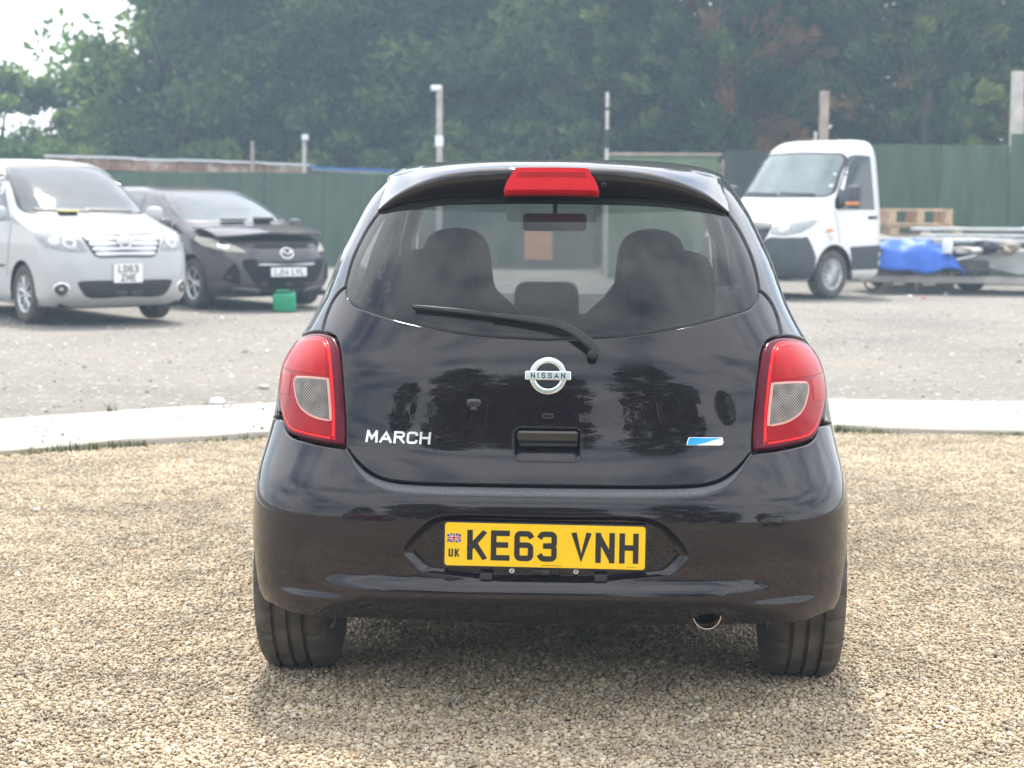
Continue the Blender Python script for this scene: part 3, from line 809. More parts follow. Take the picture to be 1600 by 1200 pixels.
post('post', 'slim bare wooden post above the rusty shed', 397, 224, 40.9, .075, M['old_wood'])
post('post', 'thin white post with dark bands at the end of the pale green fence', 946.5, 146, 33.9, .065, M['pale_wood'], lamp='band')
post('post', 'weathered brown timber post behind the white truck cab roof', 1282, 142, 32.9, .15, M['old_wood'])
post('post', 'stubby pale post beside the brown timber post', 1269.5, 204, 32.9, .06, M['pale_wood'])
post('post', 'broad pale timber post at the right end of the green fence', 1580, 110, 32.95, .19, M['pale_wood'])
post('post', 'short tan timber post beside the broad pale one', 1593, 164, 33.0, .11, M['pallet'])

# ------------------------------------------------------------------ trees
def quads_from(C, U, W):
    n = len(C); V = np.stack([C - U - W * .35, C + U * .1 - W, C + U, C + U * .1 + W], 1).reshape(-1, 3); F = np.arange(4 * n).reshape(n, 4); return V, F
def unit(v): return v / np.maximum(1e-9, np.linalg.norm(v, axis=1))[:, None]
def broad_crown(seed, H, R, z0, clumps, per, leaf):
    r = np.random.default_rng(seed); C, tint = [], []
    k = 0
    while k < clumps:
        z = r.random() ** .9; rad = math.sin(math.pi * (.12 + .80 * z)) ** .6
        a = r.uniform(0, 6.283); q = R * rad * (r.random() ** .45); c = np.array([q * math.cos(a), q * math.sin(a), z0 + (H - z0) * z])
        cr_ = r.uniform(.38, .85) * (R / 2.4); n = int(per * r.uniform(.5, 1.4)); d = unit(r.normal(size=(n, 3))); s = cr_ * r.random(n) ** .42
        p = c + d * s[:, None] * np.array([1.15, 1.15, .72]); C.append(p); tint.append(np.clip(r.normal(.46, .30) + r.normal(0, .12, n), 0, 1)); k += 1
    C = np.concatenate(C); tint = np.concatenate(tint); n = len(C)
    nrm = unit(r.normal(size=(n, 3)) + np.array([0, 0, .7])); u = unit(np.cross(nrm, r.normal(size=(n, 3)))); w = np.cross(nrm, u)
    sz = leaf * r.uniform(.6, 1.35, n)[:, None]
    V, F = quads_from(C, u * sz, w * sz * .55)
    return fast_mesh('crown', V, F, M['leaf'], {'tint': np.repeat(tint, 4), 'dead': np.zeros(len(V))})
def conifer_crown(seed, H, R, z0, sprays, per, leaf, brown):
    r = np.random.default_rng(seed); Cc, Uu, tint, dead = [], [], [], []
    bc = [(r.uniform(0, 6.28), r.uniform(.1, .95)) for _ in range(brown)]
    for k in range(sprays):
        z = r.random() ** 1.15; a = r.uniform(0, 6.283); Rz = R * (1 - z * .93) ** .62; q = Rz * r.uniform(.30, 1.0)
        tip = r.uniform(.5, 1.0) * (R / 2.2); el = r.uniform(.1, .75)
        ax = np.array([math.cos(a) * math.cos(el), math.sin(a) * math.cos(el), math.sin(el)]); b = np.array([math.cos(a) * q * .75, math.sin(a) * q * .75, z0 + (H - z0) * z])
        n = int(per * r.uniform(.6, 1.3)); t = r.random(n) ** .8; sd = unit(r.normal(size=(n, 3)))
        p = b + ax * (t * tip)[:, None] + sd * ((.34 * (1 - t * .75)) * r.random(n) ** .5)[:, None] * (R / 2.2) - np.array([0, 0, 1]) * (.18 * t * t)[:, None]
        Cc.append(p); Uu.append(unit(ax + sd * .55 + np.array([0, 0, .15]))); tint.append(np.clip(r.normal(.42, .28) + r.normal(0, .12, n) + .18 * t, 0, 1))
        dv = 0.0
        for (ba, bz) in bc:
            da = abs((a - ba + math.pi) % (2 * math.pi) - math.pi)
            if da < .30 and abs(z - bz) < .05: dv = r.uniform(.5, .95)
        if r.random() < .03: dv = max(dv, .6)
        dead.append(np.clip(dv + r.normal(0, .08, n) * (dv > 0), 0, 1))
    C = np.concatenate(Cc); U = np.concatenate(Uu); n = len(C); w = unit(np.cross(U, r.normal(size=(n, 3)))); sz = leaf * r.uniform(.6, 1.35, n)[:, None]
    V, F = quads_from(C, U * sz, w * sz * .30)
    return fast_mesh('crown', V, F, M['needle'], {'tint': np.repeat(np.concatenate(tint), 4), 'dead': np.repeat(np.concatenate(dead), 4)})
def trunk_mesh(seed, H, R, r0, limbs, straight=False):
    r = random.Random(seed); mb = MB(); n = 9; pts = []; rad = []
    dx = dy = 0.0
    for i in range(n):
        t = i / (n - 1); pts.append((dx, dy, -.2 + (H * .86 + .2) * t)); rad.append(r0 * (1 - .86 * t)); dx += r.gauss(0, .05 if straight else .16); dy += r.gauss(0, .05 if straight else .16)
    mb.tube(pts, rad, 9)
    for k in range(limbs):
        t = r.uniform(.22, .9); i = min(n - 2, int(t * (n - 1))); p = Vector(pts[i]); a = r.uniform(0, 6.28); L = R * r.uniform(.5, .95) * (1 - .4 * t)
        q = [p + Vector((math.cos(a) * L * s, math.sin(a) * L * s, L * s * (.75 - .25 * s) + .0)) + Vector((r.gauss(0, .06), r.gauss(0, .06), 0)) * (s > 0) for s in (0, .3, .6, 1)]
        b = max(.02, rad[i] * .5); mb.tube([tuple(x) for x in q], [b, b * .75, b * .5, b * .2], 6)
    o = mb.build('trunk', M['bark'], smooth=True); me = o.data; bpy.data.objects.remove(o); return me
TREES = {}
def tree_kind(key, kind, seed, H, R, z0, **k):
    cm = broad_crown(seed, H, R, z0, **k) if kind == 'b' else conifer_crown(seed, H, R, z0, **k)
    TREES[key] = (cm, trunk_mesh(seed, H, R, (.30 if key == 'b5' else .17) if kind == 'b' else .2, 16 if kind == 'b' else 26, kind == 'c'), kind)
tree_kind('b1', 'b', 11, 9.5, 2.9, .9, clumps=120, per=210, leaf=.125)
tree_kind('b5', 'b', 16, 9.8, 3.0, 2.5, clumps=105, per=215, leaf=.125)
tree_kind('b2', 'b', 12, 10.5, 3.0, .4, clumps=135, per=210, leaf=.12)
tree_kind('b3', 'b', 13, 8.0, 2.7, .3, clumps=110, per=210, leaf=.115)
tree_kind('b4', 'b', 14, 5.0, 2.2, .3, clumps=70, per=200, leaf=.11)
tree_kind('bush', 'b', 15, 2.9, 1.5, .1, clumps=32, per=170, leaf=.09)
tree_kind('c1', 'c', 21, 11.5, 2.9, .3, sprays=430, per=62, leaf=.15, brown=7)
tree_kind('c2', 'c', 22, 12.5, 3.1, .3, sprays=460, per=62, leaf=.15, brown=10)
tree_kind('c3', 'c', 23, 10.5, 2.7, .2, sprays=400, per=62, leaf=.145, brown=5)
def tree(key, label, px, d, s=1.0, rot=0.0, group='trees beyond the fences', name=None, X=None):
    cm, tm, kind = TREES[key]; X = (px - 800) / 2844 * d if X is None else X
    t = thing(name or ('broadleaf_tree' if kind == 'b' else 'conifer_tree'), label, 'bush' if key == 'bush' else 'tree', (X, d, -.05), rot, group); t.scale = (s, s, s)
    for nm, me in (('crown', cm), ('trunk', tm)):
        o = bpy.data.objects.new(nm, me); COL.objects.link(o); o.parent = t
    return t
tree('b4', 'low tree at the left edge of the picture, sky above it', 30, 47, .92, .3)
tree('b4', 'low tree outside the left edge beyond the fence end', -190, 47.5, 1.1, 2.4)
tree('b3', 'taller tree outside the left edge beyond the fence', -420, 49, 1.0, 1.2)
tree('b3', 'smaller tree standing in front of the tall one with a gap to the sky', 125, 49.5, .60, 1.9)
tree('b5', 'tall spreading tree with a visible dark trunk, next to the white sky', 300, 45.5, 1.0, .8)
tree('b2', 'dense broadleaf tree above the rusty shed', 405, 48.5, 1.0, 2.2)
tree('b2', 'dense broadleaf tree above the blue roof', 545, 46.0, .98, 4.0)
tree('b1', 'broadleaf tree directly behind the grey lamp post', 690, 47.5, 1.12, 5.1)
tree('b3', 'mid green broadleaf tree over the middle of the hatchback roof', 835, 45.0, 1.22, .2)
tree('c3', 'loose conifer behind the thin white post with dark bands', 985, 42.0, 1.0, 1.0)
tree('c2', 'conifer with hanging brown dead sprays between the hatchback and the truck', 1130, 41.0, .96, 2.5)
tree('c1', 'conifer with brownish patches behind the truck cab roof', 1275, 42.5, 1.0, 4.4)
tree('c2', 'wide conifer with bare grey twigs above the green fence', 1425, 40.5, 1.0, 5.6)
tree('c3', 'dark conifer behind the broad pale post at the right edge', 1575, 42.0, 1.1, .5)
tree('c1', 'conifer just outside the right edge, its branches reaching in', 1730, 42.0, 1.0, 2.0)
for i, (k, px, d, s, lb) in enumerate((('b2', 470, 56, 1.25, 'tall tree in the rear row above the grey people carrier'), ('b1', 620, 57, 1.4, 'tall tree in the rear row left of the grey lamp post'), ('b2', 760, 56, 1.3, 'tall tree in the rear row right of the grey lamp post'),
                              ('b1', 910, 54, 1.45, 'tall tree in the rear row above the hatchback brake lamp'), ('c2', 1060, 50, 1.25, 'tall conifer in the rear row above the pale green fence'), ('c1', 1200, 51, 1.3, 'tall conifer in the rear row above the truck windscreen'),
                              ('c2', 1345, 50, 1.25, 'tall conifer in the rear row above the truck door'), ('c1', 1500, 51, 1.3, 'tall conifer in the rear row above the blue tarpaulin'), ('b2', 400, 55, 1.15, 'tall tree in the rear row with sky specks near its top'))):
    tree(k, lb, px, d, s, i * 1.3)
for i, (px, d, s, lb) in enumerate(((60, 43.5, 1.0, 'bush behind the fence above the silver people carrier roof'), (185, 44, 1.15, 'bush behind the left end of the rusty shed'), (330, 44, 1.2, 'bush behind the middle of the rusty shed'), (440, 43.5, 1.0, 'bush behind the slim wooden post'),
                            (590, 43.5, 1.15, 'bush behind the blue roofed shed'), (740, 43, 1.2, 'bush beside the foot of the grey lamp post'), (870, 42, 1.2, 'bush behind the fence above the hatchback brake lamp'))):
    tree('bush', lb, px, d, s, i * .9, 'bushes behind the fences', 'bush')
# seen only as reflections in the hatchback's paint
for i, (k, x, y, s, lb) in enumerate((('b1', -8.5, -22, 1.25, 'spreading tree reflected in the tailgate above the lettering'), ('b2', -2.6, -27, 1.0, 'tree reflected in the tailgate beside the round emblem'), ('b2', 6.0, -21, 1.3, 'large tree reflected in the tailgate near the blue badge'), ('b3', 13, -26, 1.2, 'tree reflected at the edge of the tailgate'),
                                ('b1', -19, -25, 1.0, 'tree reflected near the tail lamp'), ('b3', 22, -22, 1.0, 'tree reflected in the rear quarter'))):
    tree(k, lb, 0, y, s, i * 1.1, 'trees reflected in the paint', X=x)
h = thing('house', 'brick house reflected faintly in the tailgate', 'house', (-5.5, -32, 0))
MB().box((0, 0, 2.4), (9, 6, 4.8)).build('wall', M['brick'], h)
MB().prism([(-4.9, 4.8), (4.9, 4.8), (2.6, 7.4), (-2.6, 7.4)], -3.4, 3.4, 'y').build('roof', M['roof_tile'], h)
for x in (-2.8, 0, 2.8):
    for z in (1.3, 3.6):
        w_ = MB().box((x, 3.02, z), (1.2, .08, 1.2)).build('window', M['lamp_white'], h); MB().box((x, 3.08, z), (1.0, .04, 1.0)).build('pane', M['van_glass_dark'], w_)
# ------------------------------------------------------------------ the black hatchback
def prof(pts, sm=.012):
    z = np.arange(.05, 1.62, .002); v = np.interp(z, [p[0] for p in pts], [p[1] for p in pts])
    if sm:
        k = np.arange(-60, 61) * .002; w = np.exp(-.5 * (k / sm) ** 2); w /= w.sum()
        e = np.concatenate([np.full(60, v[0]) + (v[0] - v[1]) * np.arange(60, 0, -1), v, np.full(60, v[-1]) + (v[-1] - v[-2]) * np.arange(1, 61)]); v = np.convolve(e, w, 'valid')
    return lambda q: np.interp(q, z, v)
def integ(pts, z0, y0, sm=.012):
    ph = prof(pts, sm); z = np.arange(.05, 1.62, .002); s = np.concatenate([[0], np.cumsum(np.tan(np.radians(ph(z[:-1] + .001))) * .002)]); s += y0 - np.interp(z0, z, s)
    return lambda q: np.interp(q, z, s)
HW = prof([(.18, .79), (.25, .818), (.30, .834), (.43, .843), (.55, .839), (.62, .832), (.70, .818), (.78, .806), (.83, .801), (.87, .796), (.90, .789), (.93, .775), (.96, .757), (.99, .733), (1.04, .708), (1.08, .690), (1.21, .650), (1.34, .592), (1.40, .556), (1.44, .522), (1.48, .47)])
HN = prof([(.2, 3.6), (.58, 3.5), (.68, 3.1), (.78, 2.85), (1.0, 2.8), (1.2, 2.75), (1.45, 2.7)], .03)
HY = prof([(.2, .56), (.58, .57), (.68, .64), (.78, .70), (.95, .76), (1.1, .88), (1.25, 1.0), (1.45, 1.1)], .03)
RU = integ([(.2, 2), (.55, 22), (.64, 25), (.69, 19), (.735, 7), (.79, 3), (.85, 4), (.90, 10), (.95, 16), (1.0, 21), (1.08, 26), (1.2, 33), (1.3, 38), (1.38, 42), (1.46, 50)], .64, .085)
RB = integ([(.2, -34), (.27, -30), (.32, -14), (.36, -8), (.42, -7), (.48, -4), (.54, 3), (.58, 13), (.61, 30), (.66, 34), (.72, 30), (.76, 26)], .50, 0.0)
def sstep(a, b, x): t = np.clip((x - a) / (b - a), 0, 1); return t * t * (3 - 2 * t)
AS = .9
class Skin:
    def __init__(s, R, disp=None): s.R = R; s.disp = disp
    def pos(s, a, z):
        W, n, Yw, R = HW(z), HN(z), HY(z), s.R(z); L = Yw - R; q = np.abs(a) / AS
        ps = np.minimum(q, 1) * (np.pi / 2); S, C = np.sin(ps), np.cos(ps); r = (S ** n + np.maximum(C, 1e-9) ** n) ** (-1 / n)
        x = W * r * S; y = R + L * (1 - r * C); far = np.maximum(np.abs(a) - AS, 0); y = y + far
        x = x * (1 - .09 * np.clip((y - 2.3) / 1.0, 0, 1.5) ** 2); x = x * np.sign(a)
        if s.disp is not None: y = y + s.disp(x, z)
        return np.stack([x, y, z], 1)
    def __call__(s, p):
        p = np.asarray(p, float); a, z = p[:, 0], p[:, 1]; h = 4e-4
        da = s.pos(a + h, z) - s.pos(a - h, z); dz = s.pos(a, z + h) - s.pos(a, z - h); N = np.cross(da, dz); N /= np.maximum(1e-12, np.linalg.norm(N, axis=1))[:, None]
        return s.pos(a, z), N
    def ax(s, x, z):
        x = np.asarray(x, float); z = np.asarray(z, float); W, n = HW(z), HN(z); q = np.clip(np.abs(x) / W, 0, .99985); t = q / (1 - q ** n) ** (1 / n); return np.sign(x) * np.arctan(t) * 2 / np.pi * AS
    def ay(s, y, z):
        y = np.asarray(y, float); z = np.asarray(z, float); n, Yw = HN(z), HY(z); L = Yw - s.R(z); c = np.clip((Yw - y) / L, 1e-6, 1); t = np.maximum(c ** (-n) - 1, 0) ** (1 / n)
        return np.where(y >= Yw, AS + y - Yw, np.arctan(t) * 2 / np.pi * AS)
    def X(s, pts, ds=.012):
        c = np.array(crom(pts, ds)); return [np.array((a, z)) for a, z in zip(s.ax(c[:, 0], c[:, 1]), c[:, 1])]
    def Y(s, pts, ds=.02):
        c = np.array(crom(pts, ds)); return [np.array((a, z)) for a, z in zip(s.ay(c[:, 0], c[:, 1]), c[:, 1])]
    def xz(s):
        def f(p): p = np.asarray(p, float); return s(np.stack([s.ax(p[:, 0], p[:, 1]), p[:, 1]], 1))
        return f
def bump_disp(x, z):
    ax = np.abs(x)
    d = -.030 * sstep(.388, .350, z) * sstep(.66, .42, ax)
    d = d - .016 * sstep(.336, .310, z) * sstep(.47, .58, ax) * sstep(.78, .66, ax)
    d = d + .030 * sstep(.335, .275, z) * sstep(.66, .42, ax)
    return d
U = Skin(RU); B = Skin(RB, bump_disp)
def chain(*seg):
    o = []
    for s_ in seg:
        for p in s_:
            if not o or np.linalg.norm(o[-1] - p) > 1e-5: o.append(p)
    if np.linalg.norm(o[0] - o[-1]) < 1e-5: o = o[:-1]
    return np.array(o)
def sym(half):
    half = [np.array(p) for p in half]; return np.array(half + [p * np.array((-1, 1)) for p in half[-2:0:-1]])
def mir(p): return np.asarray(p)[::-1] * np.array((-1, 1))

HB = thing('hatchback', 'black small hatchback seen from behind, on the gravel in the centre', 'car', (.093, 4.68, 0), -R_(2.5))
# shared edge lines, right half, (x, z)
E_TG_BOT = [(0, .626), (.2, .6265), (.345, .628), (.425, .6345), (.468, .648), (.50, .667), (.529, .692), (.545, .711)]
BP = M['black_paint']
# tailgate skin with the handle pocket cut out
hnd = rrect(.178, .086, .02, .01, (0, .7295)); hnd_a = np.stack([U.ax(hnd[:, 0], hnd[:, 1]), hnd[:, 1]], 1)
tg = sym(chain(U.X(E_TG_BOT), U.X([(.545, .711), (.546, .738), (.552, .815), (.564, .917), (.575, .970), (.592, .997), (.620, 1.0055), (.636, 1.0055)], .008), U.X([(.636, 1.0055), (.6355, 1.016), (.630, 1.051), (.617, 1.086), (.598, 1.111), (.582, 1.1235)], .006), U.X([(.580, 1.1225), (.5755, 1.103), (.553, 1.0815), (.50, 1.0665), (.40, 1.0435), (.30, 1.0265), (.2, 1.013), (0, 1.0025)])))
TG = panel('tailgate', U, tg, BP, HB, holes=[hnd_a], step=.016, rim=.03, er=.0035)
gl = sym(chain(U.X([(0, 1.008), (.2, 1.0185), (.30, 1.032), (.40, 1.049), (.50, 1.072), (.550, 1.087), (.571, 1.104), (.578, 1.125), (.576, 1.154), (.567, 1.202), (.551, 1.247), (.526, 1.296), (.497, 1.335), (.458, 1.353), (.403, 1.365), (.305, 1.377), (.2, 1.381), (0, 1.384)])))
RG = panel('rear_window', U, gl, M['rear_glass'], HB, step=.02, rim=.004, er=.002, off=-.002)
ring = inset(gl, .016)
panel('window_seal', U, inset(gl, -.004), M['rubber_seal'], RG, holes=[inset(gl, .009)], step=.05, rim=.012, er=.002, off=-.0035)
# bumper
ARC_Y, ARC_Z, ARC_R = .60, .30, .335
arch_r = [(ARC_Y - ARC_R * math.cos(R_(t)), ARC_Z + ARC_R * math.sin(R_(t))) for t in np.linspace(56, -5, 16)]
rec = sym(chain(B.X([(0, .383), (.13, .384), (.317, .399)]), B.X([(.317, .399), (.335, .409), (.364, .438), (.374, .452)]), B.X([(.374, .452), (.364, .475), (.34, .505), (.308, .535), (.272, .550), (0, .553)])))
bump_h = chain(B.X([(0, .257), (.2, .258), (.372, .260)]), B.X([(.372, .260), (.40, .284), (.43, .294), (.46, .286), (.49, .262)]), B.X([(.49, .262), (.60, .259), (.70, .258)]), [np.array((float(B.ay(.258, .262)), .262))], B.Y(arch_r[::-1]), B.Y([arch_r[0], (.425, .62), (.455, .70), (.468, .752)]), [np.array((float(B.ax(.760, .757)), .757))], B.X([(.752, .757), (.737, .736), (.715, .723), (.66, .715), (.60, .7095), (.5525, .7075), (.547, .707)], .008),
                  B.X([(.545, .706), (.533, .694), (.51, .664), (.473, .633), (.428, .6155), (.397, .6095), (.32, .606), (.2, .604), (0, .6035)]))
bump_p = chain(B.X([(0, .257), (.2, .258), (.372, .260)]), B.X([(.372, .260), (.49, .262)]), B.X([(.49, .262), (.60, .259), (.70, .258)]), [np.array((float(B.ay(.258, .262)), .262))], B.Y(arch_r[::-1]), B.Y([arch_r[0], (.425, .62), (.455, .70), (.468, .752)]), [np.array((float(B.ax(.760, .757)), .757))], B.X([(.752, .757), (.737, .736), (.715, .723), (.66, .715), (.60, .7095), (.5525, .7075), (.547, .707)], .008),
                  B.X([(.545, .706), (.533, .694), (.51, .664), (.473, .633), (.428, .6155), (.397, .6095), (.32, .606), (.2, .604), (0, .6035)]))
bump = np.concatenate([bump_h, (bump_p * np.array((-1, 1)))[-2:0:-1]])
BU = panel('rear_bumper', B, bump, BP, HB, holes=[rec], step=.016, rim=.03, er=.005)
# plate recess
P1, N1 = B(rec); P2_ = P1.copy(); P2_[:, 0] = P1[:, 0] * .93; P2_[:, 2] = .470 + (P1[:, 2] - .470) * .86; P2_[:, 1] = np.maximum(.030, P1[:, 1] + .018)
n = len(P1); V = np.concatenate([P1 + np.array((0, .002, 0)), P1 * .25 + P2_ * .75 + np.array((0, .004, 0)), P2_]); F = [(k * n + i, k * n + (i + 1) % n, (k + 1) * n + (i + 1) % n, (k + 1) * n + i) for k in range(2) for i in range(n)]
mesh('plate_recess', V, [f[::-1] for f in F], BP, BU, smooth=True)
fm = flat_map((0, .032, 0), (1, 0, 0), (0, 0, 1), (0, -1, 0))
panel('recess_floor', lambda p: (np.stack([p[:, 0], .0312 + .25 * np.abs(p[:, 0]) ** 3, p[:, 1]], 1), np.repeat(np.array([[0, -1., 0]]), len(p), 0)), np.stack([P2_[:, 0] * 1.004, P2_[:, 2]], 1), BP, BU, step=.03, rim=.004, er=.001)
# grained step between bumper and tailgate
ra = np.array(B.X([(0, .6035), (.2, .604), (.32, .606), (.397, .6095), (.428, .6155), (.473, .633), (.51, .664), (.533, .694), (.545, .706)], .01)); rb = np.array(U.X([(0, .620), (.2, .6205), (.345, .622), (.427, .6285), (.471, .642), (.504, .662), (.533, .688), (.549, .706)], .01))
def resamp(c, n): s_ = np.concatenate([[0], np.cumsum(np.linalg.norm(np.diff(c, axis=0), axis=1))]); t_ = np.linspace(0, s_[-1], n); return np.stack([np.interp(t_, s_, c[:, k]) for k in range(2)], 1)
ra, rb = resamp(ra, 60), resamp(rb, 60); ra = np.concatenate([mir(ra)[:-1], ra]); rb = np.concatenate([mir(rb)[:-1], rb]); PA, NA = B(ra); PB, NB = U(rb)
PA = PA - NA * .004; PB = PB - NB * .010; rows = [PA - NA * .02, PA, PA * .5 + PB * .5 + np.array((0, 0, .006)), PB, PB + np.array((0, .03, -.004))]; n = len(PA)
V = np.concatenate(rows); F = [(k * n + i, (k + 1) * n + i, (k + 1) * n + i + 1, k * n + i + 1) for k in range(4) for i in range(n - 1)]
mesh('step_pad', V, [f[::-1] for f in F], M['step'], BU, smooth=True)
# number plate
pc_ = math.radians(3.0); pr = math.radians(-.55)
ux = np.array((math.cos(pr), 0, math.sin(pr))); uz = np.array((-math.sin(pr) * math.cos(pc_), math.sin(pc_), math.cos(pr) * math.cos(pc_))); nn = np.cross(ux, uz)
pm = flat_map((-.002, .004, .476), ux, uz, nn)
PL = panel('number_plate', pm, rrect(.523, .1125, .008), M['plate_yellow'], HB, step=.2, rim=.004, er=.001)
panel('plate_backing', pm, rrect(.531, .120, .01), M['gloss_black'], PL, step=.2, rim=.006, er=.001, off=-.0045)
text_mesh('lettering', 'KE63', .079, .0145, pm, (-.203, -.0405), M['ink'], PL, thick=.0006, centre=False, gap=.15)
text_mesh('lettering', 'VNH', .079, .0145, pm, (.070, -.0405), M['ink'], PL, thick=.0006, centre=False, gap=.15)
text_mesh('country_code', 'UK', .0215, .0042, pm, (-.2375, -.0335), M['ink'], PL, thick=.0006, gap=.2, wfac=.8)
def bars(name, quads, mat, off, par):
    V, F = [], []
    for q in quads: k = len(V); V += q; F.append((k, k + 1, k + 2, k + 3))
    P_, N_ = pm(np.array(V, float)); return mesh(name, P_ + N_ * off, F, mat, par)
fx, fy, fw, fh = -.2375, .0165, .0175, .0115
FLG = panel('flag', lambda p: pm(p + np.array((fx, fy))), rrect(2 * fw, 2 * fh, .001), M['ink_blue'], PL, step=.1, rim=.002, er=.0003, off=.0005)
def dg(s_, w): return [(fx - fw, fy - s_ * fh + (-w)), (fx + fw, fy + s_ * fh - w), (fx + fw, fy + s_ * fh + w), (fx - fw, fy - s_ * fh + w)]
bars('flag_saltire', [[(fx - fw, fy - fh), (fx - fw + .0035, fy - fh), (fx + fw, fy + fh), (fx + fw - .0035, fy + fh)]], M['plate_white'], .0009, FLG); bars('flag_saltire', [[(fx + fw - .0035, fy - fh), (fx + fw, fy - fh), (fx - fw + .0035, fy + fh), (fx - fw, fy + fh)]], M['plate_white'], .00105, FLG)
bars('flag_saltire_red', [[(fx - fw, fy - fh), (fx - fw + .0015, fy - fh), (fx + fw, fy + fh), (fx + fw - .0015, fy + fh)]], M['ink_red'], .0012, FLG)
bars('flag_cross', [[(fx - fw, fy - .0034), (fx + fw, fy - .0034), (fx + fw, fy + .0034), (fx - fw, fy + .0034)]], M['plate_white'], .00135, FLG); bars('flag_cross', [[(fx - .0038, fy - fh), (fx + .0038, fy - fh), (fx + .0038, fy + fh), (fx - .0038, fy + fh)]], M['plate_white'], .0015, FLG)
bars('flag_cross_red', [[(fx - fw, fy - .0019), (fx + fw, fy - .0019), (fx + fw, fy + .0019), (fx - fw, fy + .0019)]], M['ink_red'], .0017, FLG); bars('flag_cross_red', [[(fx - .0022, fy - fh), (fx + .0022, fy - fh), (fx + .0022, fy + fh), (fx - .0022, fy + fh)]], M['ink_red'], .00185, FLG)
bars('small_print', [[(-.008, -.0512), (.046, -.0512), (.046, -.0502), (-.008, -.0502)]], M['ink'], .0006, PL); bars('small_print', [[(.214, -.0503), (.238, -.0503), (.238, -.0494), (.214, -.0494)]], M['ink'], .0006, PL)
for x in (-.088, .080):
    MB().lathe([(-.003, 0), (-.003, .0062), (.002, .0072), (.006, .0072)], 14, 'y', (x, .014, .4075)).build('screw', M['lamp_white'], BU, smooth=True)
    MB().lathe([(-.0045, 0), (-.0045, .0025), (-.002, .0025)], 8, 'y', (x, .014, .4075)).build('screw_hole', M['void'], BU)
MB().box((0, .026, .408), (.075, .03, .022), bev=.006).box((0, .012, .406), (.028, .02, .016), bev=.004).build('latch', M['trim'], BU)
for x in (-.155, .145): MB().box((x, .018, .393), (.034, .03, .020), bev=.004).build('tow_tab', M['trim'], BU)

# quarter panels, doors, wings: both sides
def arch_pts(yc, t0, t1, k=16): return [(yc - ARC_R * math.cos(R_(t)), ARC_Z + ARC_R * math.sin(R_(t))) for t in np.linspace(t0, t1, k)]
g_ = .0045
q_r = chain(U.X([(.585, 1.130), (.583, 1.155), (.574, 1.204), (.558, 1.250), (.533, 1.300), (.506, 1.339)]), U.X([(.506, 1.339), (.503, 1.39), (.498, 1.438)]), U.Y([(float(U.pos(U.ax(np.array([.498]), np.array([1.438])), np.array([1.438]))[0][1]), 1.438), (1.06, 1.44)]), U.Y([(1.06, 1.44), (1.03, 1.30), (.985, 1.12), (.965, .98), (.97, .80), (.955, .62), (.93, .40)]),
            U.Y(arch_pts(ARC_Y, 164, 60)), U.Y([(arch_pts(ARC_Y, 60, 60, 1)[0]), (.432, .62), (.462, .70), (.474, .752)]), [np.array((float(U.ax(.766, .766)), .766))],
            U.X([(.768, .776), (.777, .796), (.788, .829), (.7895, .866), (.7845, .902), (.771, .940), (.7455, .972), (.709, .991), (.668, 1.003), (.646, 1.006)], .008), U.X([(.6455, 1.006), (.645, 1.016), (.639, 1.053), (.625, 1.089), (.605, 1.115), (.586, 1.1285)], .006))
def rect_y(pts): return chain(*[U.Y([pts[i], pts[(i + 1) % len(pts)]]) for i in range(len(pts))])
rd = chain(U.Y([(.975, .98), (.995, 1.12), (1.038, 1.29), (1.068, 1.438), (1.76, 1.438), (1.76, .28), (.955, .28), (.945, .42)][0:4]), U.Y([(1.068, 1.438), (1.76, 1.438)]), U.Y([(1.76, 1.438), (1.76, .28)]), U.Y([(1.76, .28), (.945, .28)]), U.Y([(.945, .28), (.938, .40), (.962, .62), (.978, .80), (.975, .98)]))
rw = chain(U.Y([(1.03, .99), (1.075, 1.20), (1.115, 1.385)]), U.Y([(1.115, 1.385), (1.71, 1.395)]), U.Y([(1.71, 1.395), (1.72, .975)]), U.Y([(1.72, .975), (1.03, .99)]))
fd = chain(U.Y([(1.767, 1.438), (2.06, 1.436), (2.35, 1.32), (2.70, 1.12), (2.86, .99)]), U.Y([(2.86, .99), (2.70, .75), (2.69, .28)]), U.Y([(2.69, .28), (1.767, .28)]), U.Y([(1.767, .28), (1.767, 1.438)]))
fw_ = chain(U.Y([(1.815, .975), (1.80, 1.395)]), U.Y([(1.80, 1.395), (2.05, 1.385), (2.32, 1.285), (2.62, 1.11), (2.74, .985)]), U.Y([(2.74, .985), (1.815, .975)]))
wg = chain(U.Y([(2.868, .985), (3.1, .93), (3.35, .86), (3.50, .78)]), U.Y([(3.50, .78), (3.52, .5), (3.45, .30)]), U.Y([(3.45, .30), (3.39, .30)]), U.Y(arch_pts(3.05, 178, 2)), U.Y([(2.714, .29), (2.70, .29), (2.712, .75), (2.868, .985)]))
